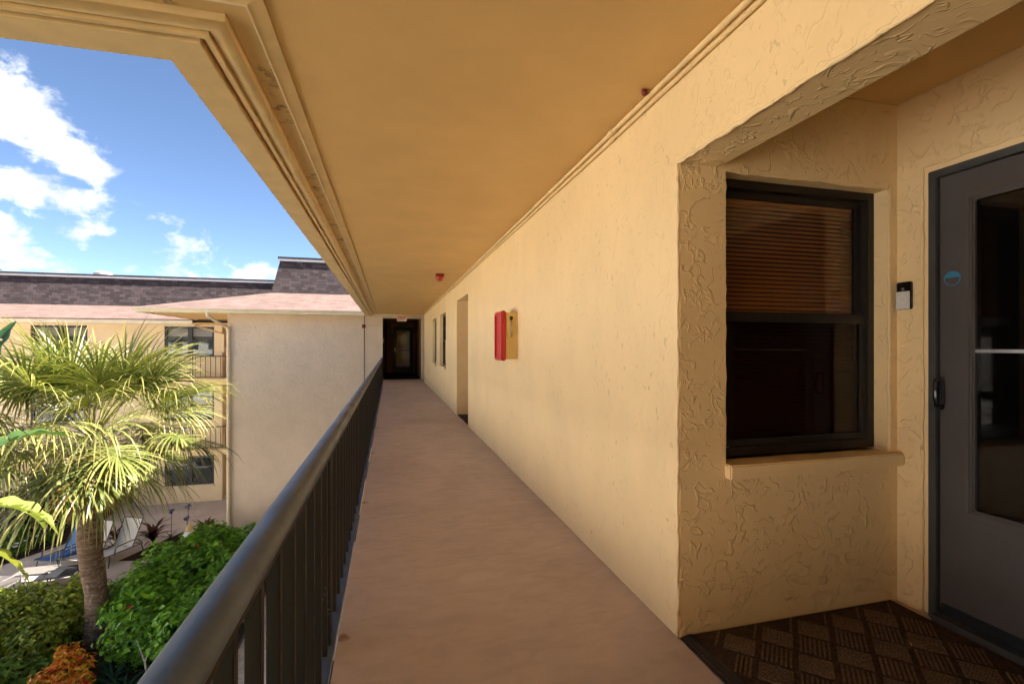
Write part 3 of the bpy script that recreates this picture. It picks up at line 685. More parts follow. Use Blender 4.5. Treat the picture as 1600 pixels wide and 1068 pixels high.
for nm, x, z, r, lab in (('conduit', WX-0.014, CZ-0.018, 0.0135, 'painted conduit pipe tight under the ceiling along the walkway wall'),
                         ('conduit', WX-0.011, CZ-0.056, 0.0100, 'thinner painted conduit just below the ceiling conduit on the wall')):
    random.seed(3 if r > 0.009 else 5)
    pts = [(x-random.uniform(0, .0015), -4.5+k*0.72, z+random.uniform(-.003, .003)) for k in range(31)]
    cd = MB().tube(pts, r, 10).build(nm, 'paint_trim', None, smooth=True)
    tag(cd, lab, 'conduit')
    k = 0
    for cy in (2.36, 5.3, 8.3, 11.4):
        MB().tube([(x-0.001, cy, z), (x-0.001, cy+0.05, z)], r*1.35, 10).build('coupling', 'paint_trim', cd, smooth='auto')
ft = MB().lathe([(0.014, 0), (0.016, -0.012), (0.010, -0.022)], 12, (WX-0.05, 1.98, CZ-0.002)); 
tag(ft.build('pipe_stub', 'dark_red', None), 'small dark pipe stub in the ceiling beside the conduits', 'pipe stub')

# ================================================================== far wing
FY = 18.7; FX = -5.54
far = thing('apartment_building', 'tan stucco wing with blank wall and downspout at the walkway end', 'building', (-2.5, 22, GZ), fixed=True)
PX0, PX1, PH = -0.25, 1.21, 2.36
MB().wall('Y', FY, 0.25, FX, 12.0, GZ, 2.56, [(PX0, PX1, 0.0, PH)]).build('wall', 'stucco_far', far)
MB().wall('X', FX, 0.25, FY+0.25, 34, GZ, 2.56).build('wall', 'stucco_far', far)
MB().box(12.0, 12.2, FY, 34, GZ, 2.56).build('wall', 'stucco_far', far)
MB().box(FX, 12.2, 33.8, 34, GZ, 2.56).build('wall', 'stucco_far', far)
MB().box(FX+.25, 12.0, FY+.25, 33.8, 2.42, 2.56).build('ceiling', 'paint_ceiling', far)
# passage
BY = 23.55
MB().box(PX0-0.15, PX0, FY+0.25, BY, -0.2, 2.42).build('passage_wall', 'shaded_paint', far)
MB().box(PX1, PX1+0.15, FY+0.25, BY, -0.2, 2.42).build('passage_wall', 'shaded_paint', far)
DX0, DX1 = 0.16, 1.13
MB().wall('Y', BY, 0.15, PX0-0.15, PX1+0.15, -0.2, 2.42, [(DX0, DX1, -0.3, 2.22)]).build('passage_wall', 'shaded_paint', far)
MB().box(PX0, PX1, FY-0.001, BY, -0.2, -0.004).build('passage_floor', 'walkway_paint', far)
ed = MB().wall('Y', BY-0.02, 0.09, DX0+0.002, DX1-0.002, 0.0, 2.215, [(DX0+0.06, DX1-0.06, 0.04, 2.15)]).build('door', 'black_metal', far)
ed['label'] = 'glazed black door at the end of the dark passage'
MB().wall('Y', BY+0.0, 0.04, DX0+0.062, DX1-0.062, 0.02, 2.148, [(DX0+0.16, DX1-0.16, 0.30, 2.04)]).build('door_leaf', 'black_metal', ed)
MB().box(DX0+0.16, DX1-0.16, BY+0.012, BY+0.018, 0.30, 2.04).build('pane', 'clear_glass', ed)
MB().box(DX0+0.16, DX1-0.16, BY-0.004, BY+0.011, 1.085, 1.11).build('crossbar', 'bronze_frame', ed)
MB().bevbox(DX0+0.085, DX0+0.115, BY-0.05, BY, 1.02, 1.22, 0.004).build('handle', 'steel', ed)
MB().box(DX0, DX1, BY+0.6, BY+0.62, 0, 2.3).build('room_backing', 'shaded_paint', ed)
MB().box(PX0+0.001, PX0+0.03, 20.6, 21.7, 0.0, 2.1).build('side_door', 'bronze_frame', far)
MB().box(PX0+0.05, PX0+0.11, BY-0.06, BY-0.001, 0.0, 2.419).build('standpipe', 'bronze_frame', far)
dm = MB().bevbox(PX0+0.02, PX1-0.02, FY+0.06, BY-0.05, -0.006, 0.008, 0.003).build('doormat', 'dark_mat')
tag(dm, 'black runner mat on the floor of the dark end passage', 'mat')
# eave
GX0, GY0_ = -8.05, 18.0
MB().prism([(GX0+0.12, GY0_+0.12), (GX0+2.4, GY0_+0.12), (12, GY0_+0.12), (12, FY-0.002), (FX-0.002, FY-0.002), (FX-0.002, 34), (GX0+0.12, 34)], 'Z', 2.43, 2.47).build('soffit', 'paint_ceiling', far)
g_ = MB()
gp = [(0.0, 2.405), (0.11, 2.400), (0.12, 2.41), (0.12, 2.55), (0.108, 2.55), (0.108, 2.415), (0.015, 2.42), (-0.012, 2.50), (-0.03, 2.535), (-0.04, 2.555), (-0.05, 2.555), (-0.045, 2.52), (-0.02, 2.49)]
n = len(gp)
for stn in range(3):
    for s, z in gp: g_.v.append((12.0, GY0_+s, z) if stn == 0 else (GX0+s, GY0_+s, z) if stn == 1 else (GX0+s, 34.0, z))
for stn in range(2):
    for k in range(n): g_.f.append((stn*n+k, stn*n+(k+1)%n, (stn+1)*n+(k+1)%n, (stn+1)*n+k))
g_.f += [tuple(range(n)), tuple(range(2*n, 3*n))]
g_.build('gutter', 'gutter_paint', far)
MB().box(-0.93, -0.905, FY-0.012, FY-0.001, -1.0, 2.43).build('wall_joint', 'bronze_frame', far)
ds = MB()
dpath = [(-5.95, GY0_+0.05, 2.42), (-5.95, GY0_+0.05, 2.30), (-5.75, 18.40, 2.10), (-5.52, FY-0.07, 1.93), (-5.50, FY-0.055, 1.80), (-5.50, FY-0.055, GZ+0.15), (-5.55, FY-0.14, GZ+0.04)]
ds.tube(dpath, [0.065, 0.06, 0.058, 0.058, 0.058, 0.058, 0.06], 8)
ds.build('downspout', 'gutter_paint', far, smooth='auto')
for z in (1.2, -1.4, -4.0): MB().box(-5.575, -5.425, FY-0.118, FY-0.001, z, z+0.03).build('strap', 'gutter_paint', far)
ra = MB()
e0, e1 = (-8.08, 17.97), (-4.69, 21.2)
ze, zb = 2.555, 3.47
ra.add([(e0[0], e0[1], ze), (12.2, e0[1], ze), (12.2, e1[1], zb), (e1[0], e1[1], zb), (e1[0], 34, zb), (e0[0], 34, ze), (e0[0], e0[1], ze-0.03), (12.2, e0[1], ze-0.03), (e0[0], 34, ze-0.03), (12.2, 34, ze-.03)],
       [(0, 1, 2, 3), (0, 3, 4, 5), (0, 6, 7, 1), (0, 5, 8, 6), (6, 8, 9, 7)])
ra.build('roof', 'roof_shingle', far)
def mansard(parent, x0, x1, y0, z0, z1, lean, yback, leftlean=0.0, capz=0.20):
    a = MB().add([(x0, y0, z0), (x1, y0, z0), (x1, y0+lean, z1), (x0+leftlean, y0+lean, z1), (x0, yback, z0), (x0+leftlean, yback, z1), (x1, yback, z1), (x1, yback, z0)],
                 [(0, 1, 2, 3), (4, 0, 3, 5), (1, 7, 6, 2), (4, 5, 6, 7), (0, 4, 7, 1)])
    ms = a.build('mansard', 'mansard_shingle', parent)
    MB().box(x0+leftlean-0.04, x1, y0+lean-0.05, yback, z1-0.001, z1+0.09).build('cap_flashing', 'white_trim', ms)
    MB().box(x0+leftlean-0.07, x1, y0+lean-0.08, yback, z1+0.091, z1+0.17).build('roof_cap', 'roof_cap', ms)
    return ms
mansard(far, -4.69, 12.2, 21.2, zb-0.02, 4.86, 0.42, 34, 0.25)

# ================================================================== unseen wing, added to bounce sunlight into the walkway and recess
bounce_wing = thing('apartment_building', 'added off white wing out of view that bounces sunlight to the walkway', 'building', (-30, 2, GZ), fixed=True)
oh = [(y_, y_+1.9, z_, z_+1.35) for y_ in range(-26, 17, 5) for z_ in (-4.8, -1.95, 0.9)]
MB().wall('X', -24.25, 0.25, -30, 21.5, GZ, 2.5, oh).build('wall', 'white_stucco', bounce_wing)
for (a, b, c, d) in oh:
    w_ = MB().wall('X', -24.13, 0.06, a, b, c, d, [(a+.07, (a+b)/2-.04, c+.07, d-.07), ((a+b)/2+.04, b-.07, c+.07, d-.07)]).build('window', 'grey_frame', bounce_wing)
    MB().box(-24.17, -24.165, a, b, c, d).build('pane', 'window_dim', w_)
MB().prism([(-23.2, 2.5), (-26.4, 3.4), (-26.7, 4.8), (-36, 4.8), (-36, 2.5)], 'Y', -31, 21.5).build('roof', 'roof_shingle', bounce_wing)
MB().box(-36, -35.8, -30, 21.5, GZ, 2.5).build('wall', 'white_stucco', bounce_wing)

# exit sign
ex = thing('exit_sign', 'white sign with red EXIT letters above the dark end passage', 'sign', (0.55, 17.9, 2.19), fixed=True)
sx0, sx1, sz0, sz1 = 0.27, 0.62, 2.20, 2.43
MB().bevbox(sx0, sx1, 17.87, 17.93, sz0, sz1, 0.006).build('housing', 'sign_white', ex)
MB().box((sx0+sx1)/2-0.05, (sx0+sx1)/2+0.05, 17.88, 17.92, sz1-.001, CZ-0.0005).build('mount', 'sign_white', ex)
cu = bpy.data.curves.new('exit_text', 'FONT'); cu.body = 'EXIT'; cu.size = 0.185; cu.extrude = 0.002; cu.align_x = 'CENTER'; cu.align_y = 'CENTER'; cu.offset = 0.006
to = bpy.data.objects.new('exit_text', cu); COL.objects.link(to)
dg = bpy.context.evaluated_depsgraph_get(); me = bpy.data.meshes.new_from_object(to.evaluated_get(dg))
bpy.data.objects.remove(to)
for v in me.vertices: v.co = Vector(((sx0+sx1)/2+v.co.x*0.82, 17.867-v.co.z, (sz0+sz1)/2+v.co.y))
me.materials.clear(); me.materials.append(MATS['red_plastic'])
lt = bpy.data.objects.new('lettering', me); COL.objects.link(lt); attach(lt, ex)
# junction box and pull station
jb = thing('junction_box', 'small dark red alarm box on the tan end wall above the railing', 'alarm box', (-0.93, FY, 1.97), fixed=True)
MB().bevbox(-1.0, -0.87, FY-0.075, FY-0.013, 1.97, 2.10, 0.006).build('box', 'dark_red', jb)
MB().tube([(-0.86, FY-0.02, 2.05), (-0.3, FY-0.02, 2.06)], 0.009, 8).build('conduit', 'paint_trim', jb)
ps = thing('fire_pull_station', 'red and white fire pull station on the passage jamb', 'pull station', (-0.25, 19.0, 1.4), fixed=True)
MB().bevbox(PX0+0.0005, PX0+0.05, FY+0.30, FY+0.42, 1.40, 1.62, 0.006).build('box', 'red_plastic', ps)
MB().bevbox(PX0+0.0015, PX0+0.06, FY+0.29, FY+0.299, 1.42, 1.58, 0.002).build('handle', 'sign_white', ps)

# ================================================================== back wing across the patio
QY = 24.3; SE = 23.65
back = thing('apartment_building', 'cream three storey wing with pink roof skirt behind the palm', 'building', (-15, 26, GZ), fixed=True)
def wx(u): return u
XR = -7.42
rows = [(0.84, 2.18), (-2.05, -0.72), (-4.98, -3.35)]
cols = [(-9.72, -7.75), (-14.6, -12.6), (-20.5, -18.5)]
holes = [(a, b, z0, z1) for a, b in cols for z0, z1 in rows]+[(-12.0, -10.9, GZ-.1, -3.45)]
MB().wall('Y', QY, 0.22, -45, XR, GZ, 2.30, holes).build('wall', 'stucco_back', back)
MB().wall('X', XR-0.22, 0.22, QY+0.22, 27.5, GZ, 2.30).build('wall', 'stucco_back', back)
MB().box(XR-0.22, FX-0.0, 27.5, 27.7, GZ, 2.3).build('wall', 'shaded_paint', back)  # brown colour stands in for the shadow of the gap
MB().box(-45, XR, 33.8, 34, GZ, 2.3).build('wall', 'stucco_back', back)
MB().box(-12.0, -10.9, QY+0.6, QY+0.65, GZ, -3.4).build('doorway_back', 'shaded_paint', back)
random.seed(11)
for ci, (a, b) in enumerate(cols):
    for ri, (z0, z1) in enumerate(rows):
        f = 0.09; mid = (a+b)/2
        w_ = MB().box(a, a+f, QY+0.05, QY+0.12, z0, z1).box(b-f, b, QY+0.05, QY+0.12, z0, z1).box(a+f, b-f, QY+0.05, QY+0.12, z1-f, z1).box(a+f, b-f, QY+0.05, QY+0.12, z0, z0+f).box(mid-0.09, mid+0.09, QY+0.05, QY+0.12, z0+f, z1-f).build('window', 'grey_frame', back)
        zm = (z0+z1)/2
        for p0, p1 in ((a+f, mid-0.09), (mid+0.09, b-f)):
            MB().box(p0, p1, QY+0.07, QY+0.11, zm-0.03, zm+0.03).build('meeting_rail', 'grey_frame', w_)
            MB().box(p0, p1, QY+0.085, QY+0.09, zm+0.03, z1-f).build('pane', 'clear_glass', w_)
            MB().box(p0, p1, QY+0.085, QY+0.09, z0+f, zm-0.03).build('pane', 'clear_glass', w_)
            dz = zm if ri == 1 else z1-0.45
            MB().box(p0, p1, QY+0.17, QY+0.18, dz, z1-f).build('shade', 'window_shade', w_)
        MB().box(a, b, QY+0.21, QY+0.215, z0, z1).build('room_backing', 'window_dim', w_)
        MB().bevbox(a-0.03, b+0.03, QY-0.07, QY+0.05, z0-0.09, z0-0.002, 0.008).build('sill', 'stucco_back', w_)
for zt in (-0.16, -3.30):
    MB().box(-45, FX-0.003, SE, QY-0.001, zt-0.24, zt).build('balcony_slab', 'paint_smooth', back)
    MB().box(XR+0.001, FX-0.003, QY, 27.49, zt-0.24, zt).build('balcony_slab', 'paint_smooth', back)
MB().box(-45, FX-0.002, 22.97, 33.9, 2.26, 2.30).build('soffit', 'paint_ceiling', back)
MB().box(-45, FX-2.6, 22.90, 22.965, 2.22, 2.40).build('gutter', 'gutter_paint', back)
rb = MB().add([(-45, 22.88, 2.42), (-4, 22.88, 2.42), (-4, 26.2, 3.19), (-45, 26.2, 3.19), (-45, 22.88, 2.38), (-4, 22.88, 2.38), (-4, 34, 3.19), (-45, 34, 3.19), (-45, 34, 2.38), (-4, 34, 2.38)],
             [(0, 1, 2, 3), (0, 4, 5, 1), (3, 2, 6, 7), (4, 8, 9, 5), (7, 6, 9, 8)])
rb.build('roof', 'roof_shingle', back)
mansard(back, -45, -4.2, 26.2, 3.17, 4.52, 0.40, 34, 0.0)
tag(MB().lathe([(0.28, 0), (0.28, 0.34), (0.40, 0.36), (0.40, 0.46), (0.12, 0.56)], 16, (-14.6, 29.5, 4.69)).build('roof_vent', 'white_trim', None, smooth='auto'), 'squat pale roof vent on the long flat roof behind the palm', 'roof vent')
# white pipe that runs from the gutter
MB().tube([(-8.1, 22.95, 2.2), (-7.9, 23.4, 2.08), (-7.35, QY-0.06, 1.85), (-7.35, QY-0.06, 1.0)], 0.045, 8).build('downspout', 'gutter_paint', back, smooth='auto')
# railings of the balconies
for zt, lab in ((-0.16, 'thin dark railing on the upper balcony under the double window'), (-3.30, 'thin dark railing on the middle balcony behind the palm fronds')):
    br = thing('railing', lab, 'railing', (-13, SE+0.06, zt), fixed=True, group=None)
    MB().box(-22, FX-0.03, SE+0.04, SE+0.08, zt+0.98, zt+1.03).build('top_rail', 'black_metal', br)
    MB().box(-22, FX-0.03, SE+0.04, SE+0.08, zt+0.07, zt+0.10).build('bottom_rail', 'black_metal', br)
    b0 = MB().box(-0.011, 0.011, -0.011, 0.011, 0.10, 0.98).build('baluster', 'black_metal', br); first = True
    x = -21.9; k = 0
    while x < FX-0.05:
        o = b0 if first else bpy.data.objects.new('baluster', b0.data)
        if not first: COL.objects.link(o); attach(o, br)
        o.location = (x, SE+0.06, zt); first = False; x += 0.20
    p0 = MB().box(-0.022, 0.022, -0.022, 0.022, 0.0, 1.0).build('post', 'black_metal', br); first = True
    for x in (-21.8, -19.9, -18.0, -16.1, -14.2, -12.3, -10.4, -8.5, -6.6):
        o = p0 if first else bpy.data.objects.new('post', p0.data)
        if not first: COL.objects.link(o); attach(o, br)
        o.location = (x+0.1, SE+0.06, zt); first = False

# ================================================================== foliage
def leaves(n, blobs, size, seed, up=0.35, aspect=0.55, shell=0.55, fold=0.25):
    """leaf-sized faces through a union of ellipsoids (cx,cy,cz,rx,ry,rz)"""
    rg = np.random.default_rng(seed)
    vol = np.array([b[3]*b[4]*b[5] for b in blobs])**(2/3); pr = vol/vol.sum()
    k = rg.choice(len(blobs), n, p=pr); B = np.array(blobs)[k]
    d = rg.normal(size=(n, 3)); d /= np.linalg.norm(d, axis=1)[:, None]
    rad = shell+(1-shell)*rg.random(n)**0.6
    rad *= 1+0.16*np.sin(d[:, 0]*7+k)*np.sin(d[:, 1]*6+k*2.1)+0.12*np.sin(d[:, 2]*9+k)
    c = B[:, :3]+d*rad[:, None]*B[:, 3:]
    nrm = d+np.array([0, 0, up])+rg.normal(scale=0.5, size=(n, 3)); nrm /= np.linalg.norm(nrm, axis=1)[:, None]
    t = rg.normal(size=(n, 3)); t -= nrm*(t*nrm).sum(1)[:, None]; t /= np.linalg.norm(t, axis=1)[:, None]
    s = np.cross(nrm, t); L = size*(0.6+0.8*rg.random(n))[:, None]
    a = c-t*L*0.5; tip = c+t*L*0.5-nrm*L*0.15; l = c+s*L*aspect*0.5+nrm*L*fold*0.3; r = c-s*L*aspect*0.5+nrm*L*fold*0.3
    V = np.stack([a, r, tip, l], 1).reshape(-1, 3)
    o = np.arange(n)*4
    F = np.concatenate([np.stack([o, o+1, o+2], 1), np.stack([o, o+2, o+3], 1)])
    rr = np.repeat(np.clip(rg.normal(0.52, 0.28, n), 0, 1), 4)
    return V, F, rr
def foliage(name, mat, parent, data, tip=None):
    V, F, rr = data
    V = V.copy(); V[:, 2] = np.maximum(V[:, 2], GZ+0.02)
    me = bpy.data.meshes.new(name); me.vertices.add(len(V)); me.vertices.foreach_set('co', V.astype(np.float32).ravel())
    me.loops.add(F.size); me.loops.foreach_set('vertex_index', F.astype(np.int32).ravel())
    me.polygons.add(len(F)); me.polygons.foreach_set('loop_start', np.arange(len(F), dtype=np.int32)*3)
    me.update(calc_edges=True)
    a = me.attributes.new('r', 'FLOAT', 'POINT'); a.data.foreach_set('value', rr.astype(np.float32))
    me.materials.append(MATS[mat])
    o = bpy.data.objects.new(name, me); COL.objects.link(o)
    if parent is not None: attach(o, parent)
    return o
def shrub(name, label, cat, blobs, n, size, mat, seed, group=None, flowers=(), stems=5, **kw):
    xs = [b[0] for b in blobs]; ys = [b[1] for b in blobs]
    c = (sum(xs)/len(xs), sum(ys)/len(ys), GZ)
    t_ = thing(name, label, cat, c, fixed=True, group=group)
    foliage('foliage', mat, t_, leaves(n, blobs, size, seed, **kw))
    rg = random.Random(seed); sm = MB()
    for b in blobs:
        for k in range(stems):
            x, y = b[0]+rg.uniform(-.3, .3)*b[3], b[1]+rg.uniform(-.3, .3)*b[4]
            sm.tube([(x, y, GZ), (x+rg.uniform(-.1, .1), y+rg.uniform(-.1, .1), (GZ+b[2])/2), (b[0]+rg.uniform(-.6, .6)*b[3], b[1]+rg.uniform(-.6, .6)*b[4], b[2]+0.3*b[5])], [0.022, 0.017, 0.008], 5)
    sm.build('stems', 'stem_brown', t_)
    for (x, y, z, r, fm) in flowers:
        fb = MB()
        for k in range(6):
            a = k*math.pi/3+0.3
            p_ = Vector((x, y, z)); d = Vector((math.cos(a), math.sin(a), 0.45)).normalized()*r; sd = Vector((-math.sin(a), math.cos(a), 0))*r*0.55
            fb.add([p_, p_+d*0.6+sd, p_+d+Vector((0, 0, -0.1*r)), p_+d*0.6-sd], [(0, 1, 2, 3)])
        fb.build('flower', fm, t_)
    return t_
hr = [(-5.5, 13.2, -5.0, 0.95, 0.9, 0.85), (-4.6, 14.2, -4.95, 1.1, 1.1, 0.95), (-5.5, 14.7, -4.9, 1.0, 1.0, 0.95), (-4.2, 13.0, -5.0, 0.9, 0.9, 0.8), (-5.0, 15.6, -4.85, 0.9, 0.8, 0.9), (-6.1, 13.9, -5.1, .75, .8, .8), (-4.0, 15.4, -4.9, .9, .9, .85), (-4.3, 11.9, -5.1, .8, .8, .75), (-5.3, 12.4, -5.15, .75, .7, .7)]
shrub('hibiscus_hedge', 'tall glossy green hibiscus hedge between palm trunk and walkway railing', 'hedge', hr, 20000, 0.15, 'hedge_leaf', 1,
      flowers=[(-5.6, 12.3, -4.55, 0.07, 'petal_red'), (-4.9, 14.1, -3.98, 0.06, 'petal_red'), (-6.15, 14.2, -4.35, .06, 'petal_pink'), (-5.6, 15.2, -3.95, .05, 'petal_pink'), (-6.3, 12.9, -5.25, 0.10, 'petal_red')], up=0.5, aspect=0.62)
hl = [(-7.4, 13.6, -5.1, 0.7, 0.7, 0.62), (-8.3, 13.5, -5.15, 0.8, 0.8, 0.62), (-9.2, 13.2, -5.15, 0.8, 0.8, 0.6), (-10.1, 12.9, -5.2, 0.8, 0.8, 0.58), (-7.6, 12.9, -5.25, 0.65, 0.6, 0.52), (-8.6, 12.6, -5.25, 0.8, 0.6, 0.5), (-7.5, 14.4, -5.15, 0.6, 0.6, 0.6), (-8.6, 14.2, -5.15, .7, .5, .6), (-9.6, 13.9, -5.15, .7, .5, .6), (-10.8, 13.4, -5.2, .7, .6, .6)]
shrub('clipped_hedge', 'yellow green clipped hedge left of the palm trunk', 'hedge', hl, 17000, 0.115, 'hedge_leaf_yellow', 2, up=0.7,
      flowers=[(-8.3, 12.1, -5.0, 0.05, 'petal_white'), (-8.9, 12.3, -4.9, 0.05, 'petal_white')])
shrub('leafy_bush', 'low bright green broadleaf bush in front of the clipped hedge', 'bush', [(-7.6, 11.6, -5.45, 0.7, 0.5, 0.42), (-8.3, 11.2, -5.4, 0.7, 0.5, 0.42), (-7.9, 10.7, -5.45, .7, .5, .4), (-7.0, 11.9, -5.5, .45, .4, .3)], 3200, 0.19, 'ixora_leaf', 3, up=0.8, aspect=0.6)
shrub('purple_shrub', 'tall dull purple shrub against the white ground floor wall', 'shrub', [(-13.4, 22.0, -4.95, 1.0, .8, .8), (-14.8, 21.9, -4.95, 1.0, .8, .8), (-12.6, 22.8, -5.0, .8, .7, .75), (-16.3, 21.6, -5.0, 1.1, .8, .75)], 5200, 0.16, 'purple_leaf', 4)
shrub('green_shrub', 'rounded green shrub next to the purple shrub by the doorway', 'shrub', [(-11.75, 22.6, -5.1, .65, .65, .65), (-11.9, 23.3, -5.0, .6, .5, .7)], 3000, 0.14, 'hedge_leaf', 5)
shrub('border_plant', 'low dark border planting with white flowers along the patio edge', 'border plants', [(-12.2, 20.6, -5.55, .55, .9, .22), (-12.4, 19.6, -5.55, .6, .5, .22), (-13.2, 20.6, -5.4, .9, .9, .36), (-14.6, 20.2, -5.4, 1.0, .9, .36)], 4200, 0.12, 'ixora_leaf', 6,
      flowers=[(-11.95+0.14*math.sin(k*5), 19.2+k*0.28, -5.34+0.05*math.sin(k*3), 0.07, 'petal_white') for k in range(9)])
shrub('lilac_flower_bush', 'low bush dotted with lilac flowers at the bend of the patio', 'flower bush', [(-13.4, 18.9, -5.42, .8, .55, .33), (-14.6, 18.6, -5.42, .8, .55, .33)], 2600, 0.12, 'ixora_leaf', 7,
      flowers=[(-13.9+1.0*math.sin(k*2.3), 18.75+0.4*math.cos(k*1.7), -5.1+.03*math.sin(k), 0.06, 'petal_lilac') for k in range(16)])
shrub('yellow_shrub', 'small yellow green shrub under the tan wing downspout', 'shrub', [(-5.85, 17.6, -5.15, .45, .45, .60), (-5.7, 17.0, -5.25, .45, .45, .5)], 2000, 0.14, 'ixora_leaf', 8)
shrub('potted_filler', 'tuft of small yellow leaves behind the grey loungers', 'plant', [(-9.9, 15.4, -5.45, .4, .3, .32)], 700, 0.12, 'hedge_leaf_yellow', 9)

def strap_plant(name, label, cat, c, n, L, wdt, mat, seed, lean=0.6, rosette=True, group=None, zb_=GZ):
    rg = random.Random(seed)
    t_ = thing(name, label, cat, (c[0], c[1], zb_), fixed=True, group=group)
    b = MB(); rr = []
    for k in range(n):
        a = rg.uniform(0, 2*math.pi); tl = rg.uniform(0.25, 1.0)*lean; ll = L*rg.uniform(.65, 1.1); ww = wdt*rg.uniform(.7, 1.1)
        h0 = 0 if rosette else rg.uniform(0.15, 0.75)*L*0.8
        p_ = Vector((c[0]+rg.uniform(-.04, .04), c[1]+rg.uniform(-.04, .04), zb_+0.01+h0)); d = Vector((math.cos(a)*tl, math.sin(a)*tl, 1-0.45*tl)).normalized()
        sd = Vector((-math.sin(a), math.cos(a), 0)); prev = None; rv = rg.random()
        for q in range(6):
            f = q/5; wq = ww*math.sin(math.pi*(0.12+0.88*f))*(1 if q < 5 else .1)+0.002
            i0 = len(b.v); b.v += [tuple(p_-sd*wq/2), tuple(p_+sd*wq/2)]; rr += [rv, rv]
            if prev is not None: b.f.append((prev, prev+1, i0+1, i0))
            prev = i0; p_ = p_+d*ll/5; d = (d+Vector((math.cos(a)*.10, math.sin(a)*.10, -0.22))).normalized()
            if p_.z < zb_+0.03: p_.z = zb_+0.03
    b.build('leaves', mat, t_, attrs={'r': rr, 'tip': [0.0]*len(rr)})
    return t_
cr = shrub('croton', 'orange yellow and red croton bush at the palm base', 'croton', [(-6.25, 11.45, -5.25, .36, .34, .46), (-6.45, 11.2, -5.4, .34, .32, .34), (-6.0, 11.2, -5.45, .28, .28, .3)], 1900, 0.135, 'croton_leaf', 10, up=0.9, aspect=0.34)
for k, (x, y, s_, lb_) in enumerate([(-5.6, 11.6, 1.0, 'dark strappy bromeliad on the mulch beside the croton'), (-5.2, 11.2, 1.1, 'large dark bromeliad beside the bare pale branch'), (-5.75, 12.15, .8, 'small dark bromeliad under the red hibiscus flower'), (-5.0, 10.6, 1.0, 'dark bromeliad seen just below the handrail, furthest from the hedge')]):
    strap_plant('bromeliad', lb_, 'bromeliad', (x, y), 22, 0.62*s_, 0.055, 'strap_leaf', 20+k, 1.0, group='bromeliads below the hedge')
strap_plant('cordyline', 'dark red cordyline beside the blue flowers', 'cordyline', (-8.05, 19.3), 60, 0.75, 0.085, 'cordyline_leaf', 31, 0.9, False)
strap_plant('cordyline', 'dark red cordyline next to the striped cone ornament', 'cordyline', (-6.55, 19.6), 45, 0.65, 0.085, 'cordyline_leaf', 33, 0.9, False)
strap_plant('cordyline', 'dark red cordyline behind the cream lounger beside the palm trunk', 'cordyline', (-9.3, 19.6), 40, 0.65, 0.08, 'cordyline_leaf', 35, 0.9, False)
for k, (x, y, h, lb_) in enumerate([(-7.75, 19.9, 1.0, 'blue agapanthus flower directly beside the dark red cordyline'), (-7.25, 20.0, 1.08, 'tallest blue agapanthus flower in the middle of the patio bed'), (-7.0, 19.2, .92, 'short blue agapanthus flower next to the cone ornament')]):
    ag = strap_plant('agapanthus', lb_, 'flower', (x, y), 14, 0.5, 0.03, 'strap_leaf', 40+k, 1.0, group='blue agapanthus by the patio')
    MB().tube([(x, y, GZ), (x+.02, y, GZ+h)], [0.012, 0.008], 6).build('stalk', 'stem_brown', ag)
    fb = MB(); rg = random.Random(k)
    for q in range(34):
        d = Vector((rg.gauss(0, 1), rg.gauss(0, 1), rg.gauss(.2, .8))).normalized(); p_ = Vector((x+.02, y, GZ+h))+d*0.13; sd = d.cross(Vector((.3, .5, .8))).normalized()*0.022
        fb.add([Vector((x+.02, y, GZ+h)), p_-d*.04+sd, p_, p_-d*.04-sd], [(0, 1, 2, 3)])
    fb.build('flower_head', 'petal_blue', ag)
on = thing('cone_ornament', 'striped cone garden ornament in yellow and teal by the patio bed', 'ornament', (-6.75, 18.75, GZ), fixed=True)
oc = (-6.75, 18.75, GZ)
MB().lathe([(0.17, 0.0), (0.19, 0.12), (0.24, 0.26), (0.25, 0.34)], 18, oc).build('base', 'ornament_teal', on, smooth='auto')
MB().lathe([(0.252, 0.341), (0.225, 0.46)], 18, oc).build('band', 'ornament_yellow', on)
MB().lathe([(0.222, 0.461), (0.15, 0.62)], 18, oc).build('band', 'petal_white', on)
MB().lathe([(0.148, 0.621), (0.06, 0.80), (0.02, 0.86), (0.02, 1.0)], 18, oc).build('tip', 'ornament_yellow', on, smooth='auto')
ss = thing('dry_branch', 'bare pale branch sticking up from the mulch beside the bromeliads', 'branch', (-4.9, 11.5, GZ), fixed=True)
MB().tube([(-4.9, 11.5, GZ), (-4.98, 11.55, GZ+.4), (-5.15, 11.6, GZ+.85)], [.022, .016, .008], 6).tube([(-4.98, 11.55, GZ+.4), (-4.9, 11.6, GZ+.6), (-4.88, 11.62, GZ+.9)], [.012, .009, .005], 5).build('branch', 'path_concrete', ss)

# ---- palm
rg = random.Random(77)
PB = Vector((-6.72, 13.3, GZ))
palm = thing('palm_tree', 'tall cabbage palm with shaggy drooping fan fronds in the courtyard', 'palm tree', tuple(PB), fixed=True)
axis = [PB+Vector((0.05*math.sin(k*.5)-0.008*k, 0.0, 4.05*k/16)) for k in range(17)]
tr = MB().tube(axis, [0.265-0.012*k if k < 4 else 0.215+0.0045*(k-4)+0.012*math.sin(k*2.1) for k in range(17)], 18)
trk = tr.build('trunk', 'palm_bark', palm, smooth=True)
TOP = axis[-1]
bt = MB()
for k in range(46):                                      # old leaf bases under the crown
    a = k*2.39996; h = -0.85+1.25*k/46; r0 = 0.22+0.05*(h+.85)
    d = Vector((math.cos(a), math.sin(a), 0)); p_ = TOP+d*r0+Vector((0, 0, h)); q = p_+d*0.20+Vector((0, 0, .30)); sd = Vector((-math.sin(a), math.cos(a), 0))*.06
    bt.add([p_-sd, p_+sd, q+sd*.5, q-sd*.5, p_+d*.05-sd, p_+d*.05+sd], [(0, 1, 2, 3), (4, 5, 2, 3)])
